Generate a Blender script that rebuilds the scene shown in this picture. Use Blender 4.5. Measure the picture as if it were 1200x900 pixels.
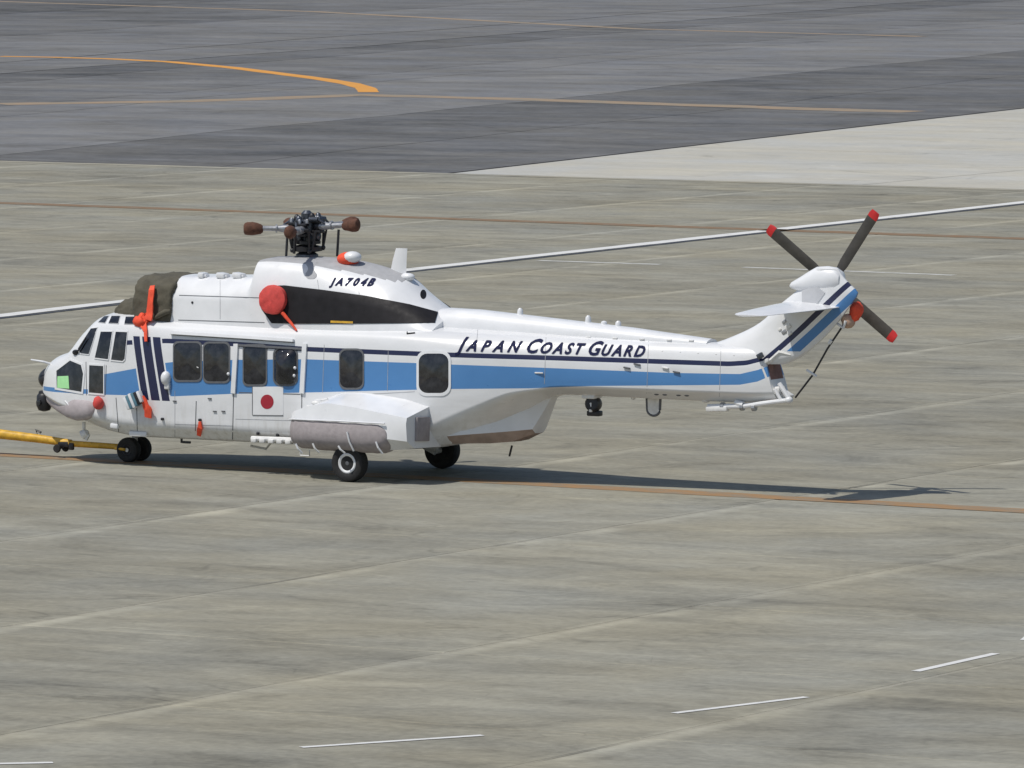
import bpy, bmesh, math, random
import numpy as np
from mathutils import Vector, Matrix, noise
from mathutils.bvhtree import BVHTree
random.seed(7)
R = math.radians
for o in list(bpy.data.objects): bpy.data.objects.remove(o)
SC = bpy.context.scene
COL = SC.collection
# World axes: x runs aft along the helicopter, y to its starboard side, z up; origin = nose wheel contact.
# ------------------------------------------------------------------ camera
CAM = Vector((71.3322, -109.3710, 11.1705)); FPX = 8953.24
CR = Vector((0.86364015, 0.50410881, 0)); CU = Vector((-0.03791961, 0.06496394, 0.99716688)); CF = Vector((-0.50268061, 0.86119336, -0.07522108))
cd = bpy.data.cameras.new('camera'); cam = bpy.data.objects.new('camera', cd); COL.objects.link(cam)
m = Matrix((CR, CU, -CF)).transposed().to_4x4(); m.translation = CAM; cam.matrix_world = m
cd.sensor_width = 36; cd.lens = FPX / 1200 * 36; cd.clip_start = 1; cd.clip_end = 20000
SC.camera = cam
def at_y(px, py, y):      # surveyed sight line met with the upright plane at y
    d = CF + CR * ((px - 600) / FPX) - CU * ((py - 450) / FPX)
    return CAM + d * ((y - CAM.y) / d.y)
# ------------------------------------------------------------------ light
SUN_TO = Vector((-.27, -.48, 1)).normalized()          # direction towards the sun
w = bpy.data.worlds.new('World'); SC.world = w; w.use_nodes = True
nt = w.node_tree; bg = nt.nodes['Background']; sky = nt.nodes.new('ShaderNodeTexSky')
sky.sky_type = 'NISHITA'; sky.sun_disc = False
sky.sun_elevation = math.asin(SUN_TO.z); sky.sun_rotation = math.atan2(SUN_TO.x, SUN_TO.y)
sky.air_density = 1.0; sky.dust_density = 1.2; sky.ozone_density = 1.0
nt.links.new(sky.outputs[0], bg.inputs[0]); bg.inputs[1].default_value = .09
sd = bpy.data.lights.new('sun', 'SUN'); sd.energy = 3.3; sd.angle = R(.53); sd.color = (1, .955, .88)
so = bpy.data.objects.new('sun', sd); COL.objects.link(so)
so.rotation_euler = (-SUN_TO).to_track_quat('-Z', 'Y').to_euler(); so.location = (0, 0, 60)
SC.view_settings.view_transform = 'Standard'; SC.view_settings.look = 'None'
SC.view_settings.exposure = 0.0; SC.view_settings.gamma = 1.0

# ------------------------------------------------------------------ node helpers
class NB:
    def __init__(s, name):
        s.m = bpy.data.materials.new(name); s.m.use_nodes = True; s.t = s.m.node_tree
        s.b = s.t.nodes['Principled BSDF']
    def n(s, typ, **kw):
        x = s.t.nodes.new(typ)
        for k, v in kw.items(): setattr(x, k, v)
        return x
    def put(s, sock, v):
        if hasattr(v, 'is_output') : s.t.links.new(v, sock)
        else: sock.default_value = v
    def math(s, op, a, b=0.0, c=None):
        x = s.n('ShaderNodeMath', operation=op); s.put(x.inputs[0], a); s.put(x.inputs[1], b)
        if c is not None: s.put(x.inputs[2], c)
        return x.outputs[0]
    def mix(s, f, a, b):
        x = s.n('ShaderNodeMix', data_type='RGBA'); s.put(x.inputs[0], f)
        s.put(x.inputs[6], a if hasattr(a, 'is_output') else (*a, 1)); s.put(x.inputs[7], b if hasattr(b, 'is_output') else (*b, 1))
        return x.outputs[2]
    def pos(s):
        g = s.n('ShaderNodeNewGeometry'); return g.outputs['Position']
    def xyz(s, v):
        x = s.n('ShaderNodeSeparateXYZ'); s.put(x.inputs[0], v); return x.outputs
    def noise(s, vec, scale, detail=4, rough=.55, dist=0.0):
        x = s.n('ShaderNodeTexNoise'); s.put(x.inputs['Vector'], vec); x.inputs['Scale'].default_value = scale
        x.inputs['Detail'].default_value = detail; x.inputs['Roughness'].default_value = rough; x.inputs['Distortion'].default_value = dist
        return x.outputs[0]
    def mapping(s, vec, scale=(1, 1, 1), rot=0.0):
        x = s.n('ShaderNodeMapping'); s.put(x.inputs[0], vec); x.inputs['Scale'].default_value = scale; x.inputs['Rotation'].default_value = (0, 0, rot)
        return x.outputs[0]
    def ramp(s, f, pts):
        x = s.n('ShaderNodeValToRGB'); s.put(x.inputs[0], f); e = x.color_ramp.elements
        while len(e) < len(pts): e.new(.5)
        for q, (p, v) in zip(e, pts):
            q.position = p; q.color = (v, v, v, 1) if not isinstance(v, tuple) else (*v, 1)
        return x.outputs[0]
    def mr(s, v, a, b, c, d):
        x = s.n('ShaderNodeMapRange'); s.put(x.inputs[0], v)
        for i, q in enumerate((a, b, c, d)): x.inputs[1 + i].default_value = q
        return x.outputs[0]
    def bump(s, h, strength, dist):
        x = s.n('ShaderNodeBump'); s.put(x.inputs['Height'], h); x.inputs['Strength'].default_value = strength; x.inputs['Distance'].default_value = dist
        s.t.links.new(x.outputs[0], s.b.inputs['Normal'])

MATS = {}
def mat(name, col, rough=.5, metal=0.0, var=.12, scale=6.0, bump=0.0, coat=0.0, spec=.5):
    if name in MATS: return MATS[name]
    k = NB(name); p = k.pos()
    f = k.noise(p, scale, 5)
    c2 = tuple(min(1, x * (1 + var)) for x in col); c1 = tuple(x * (1 - var) for x in col)
    k.put(k.b.inputs['Base Color'], k.mix(k.mr(f, .3, .7, 0, 1), c1, c2))
    k.put(k.b.inputs['Roughness'], k.mr(k.noise(p, scale * 2.3, 3), .3, .7, max(.02, rough - .07), min(1, rough + .07)))
    k.b.inputs['Metallic'].default_value = metal
    k.b.inputs['Coat Weight'].default_value = coat; k.b.inputs['Specular IOR Level'].default_value = spec
    if bump: k.bump(k.noise(p, scale * 4, 4), .6, bump)
    MATS[name] = k.m; return k.m

WHITE = (.73, .74, .755); BLUE = (.066, .205, .455); NAVY = (.011, .014, .055)
def hull_paint():
    k = NB('hull_paint'); P = k.pos(); X, Y, Z = k.xyz(P)
    gt = lambda a, b: k.math('GREATER_THAN', a, b); mul = lambda a, b: k.math('MULTIPLY', a, b)
    def curve(pts):
        u = k.mr(X, -2, 13, 0, 1)
        v = k.ramp(u, [((x + 2) / 15, (z - 1) / 1.5) for x, z in pts])
        return k.math('MULTIPLY_ADD', v, 1.5, 1.0)
    # edges of the blue band and of the navy line as heights along the hull (no gamma: the ramp is linear data)
    zu = curve([(-1.9, 1.27), (-.02, 1.30), (0.02, 1.56), (.7, 1.69), (1.24, 1.80), (1.48, 1.83), (2.7, 1.91), (4.08, 1.97), (6.2, 1.985), (9.3, 1.96), (10.8, 1.955), (12.0, 1.975), (12.3, 2.05), (12.6, 2.18)])
    zl = curve([(-1.9, 1.2), (.05, 1.22), (1.5, 1.25), (2.64, 1.335), (4.04, 1.41), (6.22, 1.54), (6.9, 1.575), (8.24, 1.62), (9.3, 1.69), (12.0, 1.80), (12.3, 1.86), (12.6, 2.0)])
    nl = curve([(-1.9, 2.08), (.5, 2.08), (1.3, 2.14), (2.7, 2.135), (4.1, 2.10), (6.2, 2.10), (9.3, 2.09), (11.8, 2.095), (12.1, 2.12), (12.35, 2.19), (12.6, 2.35)])
    s = k.math('SUBTRACT', X, mul(k.math('SUBTRACT', 2.2, Z), .22))
    inzone = mul(mul(gt(s, .60), gt(1.22, s)), gt(Z, 1.17))
    blue = mul(mul(gt(Z, zl), gt(zu, Z)), mul(k.math('SUBTRACT', 1.0, inzone), gt(X, -1.5)))
    navy = mul(mul(gt(Z, nl), gt(k.math('ADD', nl, .078), Z)), mul(gt(X, .47), k.math('SUBTRACT', 1.0, inzone)))
    for a, b in ((.63, .765), (.815, .99), (1.035, 1.19)):
        st = mul(mul(gt(s, a), gt(b, s)), mul(gt(Z, 1.165), gt(2.235, Z)))
        navy = k.math('MAXIMUM', navy, st)
    f = k.noise(k.mapping(P, (1, 1, 2.5)), 2.2, 6, .6)
    white = k.mix(k.mr(f, .35, .75, 0, 1), WHITE, (.67, .68, .69))
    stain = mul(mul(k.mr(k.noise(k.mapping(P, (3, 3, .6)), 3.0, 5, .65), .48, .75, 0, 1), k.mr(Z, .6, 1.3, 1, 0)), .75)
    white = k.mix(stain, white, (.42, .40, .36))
    soot = mul(k.mr(k.noise(k.mapping(P, (.35, 1, 2.2)), 2.2, 5, .6), .45, .75, 0, .55), k.mr(X, 4.5, 7, 0, 1)); white = k.mix(soot, white, (.56, .55, .54))
    fl = k.n('ShaderNodeVectorMath', operation='FLOOR'); k.put(fl.inputs[0], k.mapping(P, (1.15, .4, 2.4)))
    wn = k.n('ShaderNodeTexWhiteNoise'); k.put(wn.inputs[0], fl.outputs[0]); white = k.mix(mul(wn.outputs[0], .16), white, (.60, .61, .62))   # skin panels age unevenly
    bl = k.mix(k.noise(P, 3.0, 4), BLUE, (.08, .235, .50))
    c = k.mix(blue, white, bl); c = k.mix(navy, c, NAVY)
    k.put(k.b.inputs['Base Color'], c)
    k.put(k.b.inputs['Roughness'], k.mr(f, .3, .7, .26, .40)); k.b.inputs['Coat Weight'].default_value = .25
    k.bump(k.noise(k.mapping(P, (1, 1, 1)), 3.5, 3), .25, .012)
    return k.m
def fin_paint():
    k = NB('fin_paint'); P = k.pos(); X, Y, Z = k.xyz(P)
    gt = lambda a, b: k.math('GREATER_THAN', a, b); mul = lambda a, b: k.math('MULTIPLY', a, b)
    q = k.math('SUBTRACT', mul(X, .667), mul(Z, .7455))
    blue = mul(gt(q, 6.74), gt(6.888, q)); navy = mul(gt(q, 6.575), gt(6.665, q))
    blue = mul(blue, gt(Z, 2.36))
    f = k.noise(P, 2.5, 6, .6)
    c = k.mix(k.mr(f, .35, .75, 0, 1), WHITE, (.67, .68, .69))
    c = k.mix(blue, c, BLUE); c = k.mix(navy, c, NAVY)
    k.put(k.b.inputs['Base Color'], c); k.b.inputs['Roughness'].default_value = .33; k.b.inputs['Coat Weight'].default_value = .2
    return k.m
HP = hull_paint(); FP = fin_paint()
PW = mat('white_paint', WHITE, .34, var=.05, scale=3, coat=.2)
PWD = mat('worn_white_paint', (.70, .70, .69), .45, var=.14, scale=9)
PG = mat('grey_walkway_paint', (.36, .365, .38), .7, var=.1, scale=8, bump=.003)
DARK = mat('black_soot_paint', (.013, .012, .014), .6, var=.35, scale=5, spec=.25)
BLK = mat('black_metal', (.018, .018, .022), .45, var=.3, scale=20)
STEEL = mat('dark_steel', (.10, .11, .13), .38, .7, var=.4, scale=25)
GREYM = mat('grey_metal', (.36, .37, .39), .4, .5, var=.2, scale=20)
RUB = mat('rubber_tyre', (.016, .016, .017), .8, var=.3, scale=18, bump=.002)
SEAL = mat('grey_rubber_seal', (.11, .115, .125), .6, var=.15, scale=20)
NAVYM = mat('navy_lettering', NAVY, .7, spec=.15, var=.15, scale=12)
REDM = mat('red_disc_paint', (.35, .018, .035), .45, var=.08, scale=9)
RTIP = mat('red_tip_paint', (.52, .02, .02), .45, var=.12, scale=9)
ORG = mat('orange_red_fabric', (.80, .085, .035), .75, var=.16, scale=14, bump=.006)
REDF = mat('red_padded_cover', (.62, .065, .055), .72, var=.18, scale=10, bump=.008)
OLV = mat('olive_canvas', (.088, .080, .058), .9, var=.22, scale=5, bump=.010)
BRN = mat('brown_canvas', (.105, .045, .027), .85, var=.3, scale=16, bump=.008)
FLT = mat('taupe_float_fabric', (.31, .28, .285), .8, var=.12, scale=12, bump=.006)
FLT2 = mat('pale_float_fabric', (.40, .36, .37), .75, var=.12, scale=8, bump=.006)
YEL = mat('yellow_towbar_paint', (.62, .36, .035), .45, var=.25, scale=12)
BLADE = mat('dark_blade_paint', (.050, .045, .038), .5, var=.25, scale=8)
GRN = mat('green_sheet', (.36, .72, .34), .7, var=.06, scale=12)
TAN = mat('tan_fabric', (.45, .30, .22), .8, var=.2, scale=10)
TEAL = mat('blue_grey_fabric', (.09, .20, .26), .75, var=.2, scale=12)
def glass():
    k = NB('tinted_window_glass'); P = k.pos()
    f = k.noise(P, 2.3, 4, .6)
    k.put(k.b.inputs['Base Color'], k.mix(k.mr(k.noise(P, 7, 5, .65), .4, .72, 0, 1), (.010, .011, .016), (.040, .042, .048)))
    k.b.inputs['Roughness'].default_value = .07; k.b.inputs['Specular IOR Level'].default_value = .6
    k.bump(k.noise(P, 5, 2), .25, .01)
    return k.m
GLS = glass()

# ------------------------------------------------------------------ object helpers
def link(name, me, mats, parent=None, sharp=30):
    o = bpy.data.objects.new(name, me); COL.objects.link(o)
    if mats is not None:
        for q in (mats if isinstance(mats, (list, tuple)) else [mats]): me.materials.append(q)
    if sharp is not None:
        for p in me.polygons: p.use_smooth = True
        me.set_sharp_from_angle(angle=R(sharp))
    if parent: o.parent = parent
    return o
def from_bm(name, bm, mats, parent=None, sharp=30, fix=True):
    if fix: bmesh.ops.recalc_face_normals(bm, faces=bm.faces)
    me = bpy.data.meshes.new(name); bm.to_mesh(me); bm.free()
    return link(name, me, mats, parent, sharp)
def empty(name, loc=(0, 0, 0)):
    o = bpy.data.objects.new(name, None); o.location = loc; o.empty_display_size = .3; COL.objects.link(o); return o
def tag(o, label=None, cat=None, group=None, kind=None):
    if label: o['label'] = label
    if cat: o['category'] = cat
    if group: o['group'] = group
    if kind: o['kind'] = kind
    return o
def ring_loft(bm, rings, cap=True, closed=True):
    vs = [[bm.verts.new(p) for p in r] for r in rings]
    n = len(rings[0])
    for a, b in zip(vs, vs[1:]):
        for i in range(n if closed else n - 1):
            bm.faces.new((a[i], a[(i + 1) % n], b[(i + 1) % n], b[i]))
    if cap:
        for r in (vs[0], vs[-1]):
            c = bm.verts.new(sum((v.co for v in r), Vector()) / n)
            for i in range(n): bm.faces.new((r[i], r[(i + 1) % n], c))
    return vs
def tube(bm, pts, rad, n=10, cap=True):
    pts = [Vector(p) for p in pts]
    rads = rad if isinstance(rad, (list, tuple)) else [rad] * len(pts)
    rings = []; up = Vector((0, 0, 1))
    for i, p in enumerate(pts):
        d = (pts[min(i + 1, len(pts) - 1)] - pts[max(i - 1, 0)]).normalized()
        s = d.cross(up) if abs(d.z) < .95 else d.cross(Vector((1, 0, 0)))
        s.normalize(); t = s.cross(d)
        rings.append([p + (s * math.cos(a) + t * math.sin(a)) * rads[i] for a in (2 * math.pi * j / n for j in range(n))])
    ring_loft(bm, rings, cap)
def lathe(bm, prof, c, axis, n=32):
    """prof: (radius, offset along axis) pairs"""
    ax = Vector(axis).normalized(); s = ax.orthogonal().normalized(); t = ax.cross(s); c = Vector(c)
    rings = [[c + ax * h + (s * math.cos(a) + t * math.sin(a)) * r for a in (2 * math.pi * j / n for j in range(n))] for r, h in prof]
    ring_loft(bm, rings, True)
def box(bm, c, size, rot=None, bev=0.0):
    mt = Matrix.Translation(Vector(c))
    if rot is not None: mt = mt @ rot.to_4x4()
    g = bmesh.ops.create_cube(bm, size=1, matrix=mt @ Matrix.Diagonal((*size, 1)))
    if bev:
        es = {e for v in g['verts'] for e in v.link_edges}
        bmesh.ops.bevel(bm, geom=list(es), offset=bev, segments=2, affect='EDGES', profile=.5)
def ellipsoid(bm, c, size, rot=None, n=18, e=1.0):
    g = bmesh.ops.create_uvsphere(bm, u_segments=n, v_segments=max(8, n // 2), radius=1)
    mt = Matrix.Translation(Vector(c)) @ (rot.to_4x4() if rot is not None else Matrix())
    for v in g['verts']:
        q = Vector([math.copysign(abs(a) ** e, a) for a in v.co]) if e != 1 else v.co
        v.co = mt @ Vector((q[0] * size[0], q[1] * size[1], q[2] * size[2]))
    return g['verts']
def part(name, fn, mats, parent, sharp=35):
    bm = bmesh.new(); fn(bm); return from_bm(name, bm, mats, parent, sharp)
def pchip(xs, ys):
    xs = np.array(xs, float); ys = np.array(ys, float); h = np.diff(xs); d = np.diff(ys) / h
    mm = np.zeros(len(xs)); mm[0], mm[-1] = d[0], d[-1]
    for i in range(1, len(xs) - 1):
        if d[i - 1] * d[i] > 0:
            w1, w2 = 2 * h[i] + h[i - 1], h[i] + 2 * h[i - 1]; mm[i] = (w1 + w2) / (w1 / d[i - 1] + w2 / d[i])
    def f(x):
        i = int(min(max(np.searchsorted(xs, x) - 1, 0), len(h) - 1)); t = (x - xs[i]) / h[i]
        return ((1 + 2 * t) * (1 - t) ** 2 * ys[i] + t * (1 - t) ** 2 * h[i] * mm[i] + t * t * (3 - 2 * t) * ys[i + 1] + t * t * (t - 1) * h[i] * mm[i + 1])
    return f
def chaikin(p, it=3):
    for _ in range(it):
        q = [p[0]]
        for i in range(len(p) - 1):
            a, b = p[i], p[i + 1]
            if i > 0: q.append((a[0] * .75 + b[0] * .25, a[1] * .75 + b[1] * .25))
            if i < len(p) - 2: q.append((a[0] * .25 + b[0] * .75, a[1] * .25 + b[1] * .75))
        q.append(p[-1]); p = q
    return p
def refine(rr, k):
    out = []
    for a, b in zip(rr, rr[1:]):
        for i in range(k): out.append([Vector(p).lerp(Vector(q), i / k) for p, q in zip(a, b)])
    return out + [[Vector(p) for p in rr[-1]]]
def full(half):           # half profile (y >= 0, bottom to top) -> closed ring
    return half + [(-y, z) for y, z in reversed(half[1:-1])]

# ================================================================== GROUND
S0 = 6.85; X0 = 6.1; Y0 = 45.7; EDGE = 91.75
def ground_mat(name, base, var, streak, scale=1.0, lanes=False, joints=False):
    k = NB(name); P = k.pos()
    oi = k.n('ShaderNodeObjectInfo').outputs['Random']
    a = k.noise(P, .10 * scale, 5, .6); b = k.noise(k.mapping(P, (.55, 1.3, 1)), .9 * scale, 6, .62, .6); c = k.noise(P, 7 * scale, 4, .6); d = k.noise(k.mapping(P, (.5, 1.5, 1), .25), .55 * scale, 5, .62, .8)
    v = k.math('MULTIPLY_ADD', k.math('SUBTRACT', a, .5), var * 1.1, 1.0)
    v = k.math('MULTIPLY_ADD', k.math('SUBTRACT', b, .5), var * 1.25, v)
    v = k.math('MULTIPLY_ADD', k.math('SUBTRACT', c, .5), var * 1.25, v)
    v = k.math('MULTIPLY_ADD', k.math('SUBTRACT', d, .5), streak, v)
    e = k.noise(k.mapping(P, (.75, 1.25, 1), -.3), .42 * scale, 6, .68, 1.2)
    v = k.math('ADD', v, k.mr(e, .52, .72, 0, .22 * streak / .42)); v = k.math('SUBTRACT', v, k.mr(e, .48, .28, 0, .26 * streak / .42))
    v = k.math('MULTIPLY_ADD', k.math('SUBTRACT', oi, .5), var * (.28 if not lanes else 1.1), v)
    for q_, sc_, wd_, am_, off_ in ((0, .16, .010, -.20, 0.0), (1, .30, .008, -.13, 40.0), (2, .22, .014, .11, 90.0)):    # hairline cracks, scuffs and tyre rubs
        pv = k.n('ShaderNodeVectorMath', operation='ADD'); k.put(pv.inputs[0], k.mapping(P, (1, 1.2, 1), .4 * q_)); pv.inputs[1].default_value = (off_, off_ * .7, 0)
        ln = k.mr(k.math('ABSOLUTE', k.math('SUBTRACT', k.noise(pv.outputs[0], sc_ * scale, 3, .5, .5), .5)), 0, wd_, 1, 0)
        gate = k.mr(k.noise(pv.outputs[0], .5 * scale, 3), .50, .60, 0, 1)
        v = k.math('MULTIPLY_ADD', k.math('MULTIPLY', ln, gate), am_, v)
    if joints:      # pale laitance and sealer smeared unevenly along the slab joints, rubber on some
        X = k.xyz(P)[0]; u = k.math('SUBTRACT', k.math('FRACT', k.math('MULTIPLY_ADD', X, 1 / S0, 1000.5 - X0 / S0)), .5)
        dist = k.math('MULTIPLY', u, S0); wob = k.math('MULTIPLY', k.math('SUBTRACT', k.noise(P, .6, 4), .5), .35)
        near = k.mr(k.math('ABSOLUTE', k.math('SUBTRACT', k.math('ADD', dist, wob), .12)), .06, .34, 1, 0)
        v = k.math('MULTIPLY_ADD', k.math('MULTIPLY', near, k.mr(k.noise(P, .35, 4, .6), .38, .58, 0, 1)), .42, v)
        dk_ = k.mr(k.math('ABSOLUTE', k.math('ADD', dist, k.math('ADD', wob, .22))), .03, .20, 1, 0)
        v = k.math('MULTIPLY_ADD', k.math('MULTIPLY', dk_, k.mr(k.noise(P, .25, 4, .6), .45, .65, 0, 1)), -.16, v)
        oil = k.mr(k.noise(k.mapping(P, (1, 1, 1)), 1.7, 3, .5), .70, .80, 0, .20); v = k.math('SUBTRACT', v, oil)
    vm = k.n('ShaderNodeVectorMath', operation='SCALE'); vm.inputs[0].default_value = base; k.put(vm.inputs['Scale'], v)
    tint = k.mix(k.mr(k.noise(P, .22, 4), .35, .7, 0, 1), (1.03, 1.0, .94), (.965, .99, 1.045))
    mx = k.n('ShaderNodeVectorMath', operation='MULTIPLY'); k.put(mx.inputs[0], vm.outputs[0]); k.put(mx.inputs[1], tint)
    k.put(k.b.inputs['Base Color'], mx.outputs[0])
    k.b.inputs['Roughness'].default_value = .88; k.b.inputs['Specular IOR Level'].default_value = .3
    k.bump(k.noise(P, 22, 3), .35, .006)
    return k.m
CONC = ground_mat('apron_concrete', (.250, .240, .194), .50, .46, joints=True)
PALE = ground_mat('pale_concrete', (.44, .43, .385), .22, .16, .5)
ASPH = ground_mat('taxiway_asphalt', (.128, .129, .130), .60, .66, .35, True)
SEAM = mat('dark_seam', (.085, .085, .086), .9, var=.2, scale=1)
JOINT = ground_mat('pale_joint_filler', (.31, .295, .24), .40, .3)
GRASS = ground_mat('distant_ground', (.17, .175, .14), .3, .2)
def sheet(name, pts, z, mt, parent=None):
    bm = bmesh.new(); bm.faces.new([bm.verts.new((x, y, z)) for x, y in pts])
    bmesh.ops.recalc_face_normals(bm, faces=bm.faces)
    for f in bm.faces:
        if f.normal.z < 0: f.normal_flip()
    return from_bm(name, bm, mt, parent, None, fix=False)
tag(sheet('ground', [(-4000, -4000), (4000, -4000), (4000, 4000), (-4000, 4000)], -.06, GRASS), kind='structure')
# --- apron of square slabs
S0 = 6.85; X0 = 6.1; Y0 = 45.7; EDGE = 91.75
apron = tag(sheet('apron', [(-140, -160), (110, -160), (110, EDGE), (-140, EDGE)], -.0055, JOINT), kind='structure')
sbm = bmesh.new(); g = .05
bmesh.ops.create_cube(sbm, size=1, matrix=Matrix.Translation((S0 / 2, S0 / 2, -.006)) @ Matrix.Diagonal((S0 - 2 * g, S0 - .03, .012, 1)))
bmesh.ops.bevel(sbm, geom=[e for e in sbm.edges if all(v.co.z > -.003 for v in e.verts)], offset=.01, segments=1, affect='EDGES')
sme = bpy.data.meshes.new('slab'); sbm.to_mesh(sme); sbm.free(); sme.materials.append(CONC)
def in_view(x, y, mx=170, my=120):
    d = Vector((x, y, 0)) - CAM; f = d.dot(CF)
    if f < 20: return False
    return -mx < 600 + FPX * d.dot(CR) / f < 1200 + mx and -my < 450 - FPX * d.dot(CU) / f < 900 + my
nsl = 0; rest = bmesh.new()
cells = []
for i in range(-22, 16):
    for j in range(-30, 7):
        x, y = X0 + i * S0, Y0 + j * S0
        if y + S0 > EDGE + .5: continue
        vis = any(in_view(x + a * S0, y + b * S0, 20, 10) for a in (0, .5, 1) for b in (0, .5, 1))
        cells.append((vis, x, y))
for vis, x, y in cells:
    if vis:
        o = bpy.data.objects.new('slab', sme); o.location = (x, y, random.uniform(-.002, .002)); COL.objects.link(o); o.parent = apron; nsl += 1
    else:
        vs = [rest.verts.new((x + a, y + b, -.002)) for a, b in ((g, g), (S0 - g, g), (S0 - g, S0 - g), (g, S0 - g))]; rest.faces.new(vs)
YL = Y0 + 6 * S0
if EDGE - YL > .5:
    for i in range(-22, 16):
        x = X0 + i * S0
        vs = [rest.verts.new(p) for p in ((x + g, YL + g, -.002), (x + S0 - g, YL + g, -.002), (x + S0 - g, EDGE - .02, -.002), (x + g, EDGE - .02, -.002))]; rest.faces.new(vs)
o = from_bm('slab_field', rest, CONC, apron, None); o['kind'] = 'stuff'
print('slabs', nsl)
# --- taxiway: asphalt laid in lanes, and the pale concrete pad beside it
taxi = tag(sheet('taxiway', [(-600, EDGE + .02), (-48.3, EDGE + .02), (-55.7, 146), (-95, 400), (-600, 400)], -.02, SEAM), kind='structure')
sl = -.17
def lane_x(x150, y): return x150 + sl * (y - 150)
lanes = [-300, -240, -200, -165, -147, -130.5, -114.5, -108, -103.5, -93, -89.5, -76.5, -66.8, -57.9]
for a, b in zip(lanes, lanes[1:]):
    top = 395; gsm = random.choice((.03, .05, .10))
    bm = bmesh.new(); N = 40
    vs = []
    for q in range(N + 1):
        y = EDGE + .04 + (top - EDGE) * q / N
        xr = lane_x(b, y) - gsm
        if b == lanes[-1]: xr = -48.4 - (y - EDGE) * .1375
        wv = .25 * math.sin(y * .11 + a) + .18 * math.sin(y * .27 + b)
        vs.append((bm.verts.new((lane_x(a, y) + gsm + (.25 * math.sin(y * .11 + lanes[max(0, lanes.index(a) - 1)]) + .18 * math.sin(y * .27 + a) if a != lanes[0] else 0), y, -.004)), bm.verts.new((xr + (wv if b != lanes[-1] else 0), y, -.004))))
    for p, q in zip(vs, vs[1:]): bm.faces.new((p[0], p[1], q[1], q[0]))
    from_bm('asphalt_lane', bm, ASPH, taxi, None)
def pad_pt(y): return -48.2 - (y - EDGE) * .1375
pad = tag(sheet('concrete_pad', [(pad_pt(EDGE), EDGE + .02), (110, EDGE + .02), (110, 150), (pad_pt(150), 150)], -.012, JOINT), kind='structure')
for i in range(11):
    for j in range(3):
        a0, a1 = -48 + i * 14.0, -48 + (i + 1) * 14.0; b0, b1 = EDGE + .06 + j * 19.3, EDGE + .06 + (j + 1) * 19.3 - .05
        pts = [(max(a0, pad_pt(b0) + .05) if i else pad_pt(b0) + .03, b0), (a1 - .05, b0), (a1 - .05, b1), (max(a0, pad_pt(b1) + .05) if i else pad_pt(b1) + .03, b1)]
        sheet('slab', pts, -.004, PALE, pad)
far = tag(sheet('far_pavement', [(pad_pt(150) - 1, 150.05), (300, 150.05), (300, 420), (lane_x(-57.9, 420) + 18, 420)], -.03, ASPH), kind='structure')

for i in range(-3, 5):
    bm = bmesh.new(); prev = None; xj = X0 + i * S0
    for q in range(200):
        y = -44 + q * .66; wv = .035 * noise.noise(Vector((y * .5, i * 7.3, 0))); wd = max(.001, -.004 + .035 * noise.noise(Vector((y * .28, i * 3.1, 5))))
        a, b = bm.verts.new((xj + wv - wd, y, .0045)), bm.verts.new((xj + wv + wd, y, .0045))
        if prev: bm.faces.new((prev[0], prev[1], b, a))
        prev = (a, b)
    from_bm('joint_seal', bm, mat('joint_sealant', (.155, .15, .13), .9, var=.25, scale=1.5), apron, None)
# --- painted markings
def paint(name, col, cover, fade=2.0):
    k = NB(name); P = k.pos()
    base = k.mix(k.noise(P, 1.1, 5), col, tuple(c * .78 for c in col))
    wear = k.mr(k.noise(k.mapping(P, (.8, 1.6, 1)), fade, 6, .7), cover - .12, cover + .12, 0, 1)
    c = k.mix(wear, base, (.205, .196, .158)); k.put(k.b.inputs['Base Color'], c); k.b.inputs['Roughness'].default_value = .75
    return k.m
LINE_O = paint('faded_orange_line_paint', (.36, .205, .085), .56)
LINE_B = paint('brown_line_paint', (.245, .15, .075), .60)
LINE_A = paint('bright_orange_line_paint', (.72, .33, .055), .78)
LINE_P = paint('faded_tan_line_paint', (.36, .255, .16), .55, .7)
LINE_W = paint('white_line_paint', (.74, .74, .72), .68)
LINE_G = paint('worn_white_line_paint', (.60, .60, .56), .60)
LINE_K = paint('black_line_border', (.045, .05, .06), .66)
def ribbon(name, pts, wd, z, mt, parent, wob=0.0):
    bm = bmesh.new(); P = [Vector((*p, 0)) for p in pts]; prev = None
    dense = []
    for a, b in zip(P, P[1:]):
        n = max(1, int((b - a).length / 1.5)); dense += [a.lerp(b, i / n) for i in range(n)]
    dense.append(P[-1])
    for i, p in enumerate(dense):
        d = (dense[min(i + 1, len(dense) - 1)] - dense[max(i - 1, 0)]).normalized(); s = Vector((-d.y, d.x, 0))
        wl = wd / 2 * (1 + wob * random.uniform(-1, 1)); wr = wd / 2 * (1 + wob * random.uniform(-1, 1))
        a, b = bm.verts.new(p + s * wl + Vector((0, 0, z))), bm.verts.new(p - s * wr + Vector((0, 0, z)))
        if prev: bm.faces.new((prev[0], prev[1], b, a))
        prev = (a, b)
    for f in bm.faces:
        f.normal_update()
        if f.normal.z < 0: f.normal_flip()
    return from_bm(name, bm, mt, parent, None, fix=False)
ribbon('painted_line', [(-60, .35), (-2.8, -.02), (17.4, -.62), (60, -1.3)], .62, .006, LINE_O, apron, .12)
ribbon('painted_line', [(-120, 73), (-50.2, 70.05), (-17, 68.5), (60, 66)], .85, .006, LINE_B, apron, .12)
ribbon('painted_line', [(-22.6, 5), (-23.15, 30.1), (-23.5, 35), (-24.04, 49.1), (-24.7, 68), (-25.35, 85.1), (-25.5, 91)], .50, .006, LINE_W, apron, .10)
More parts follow.
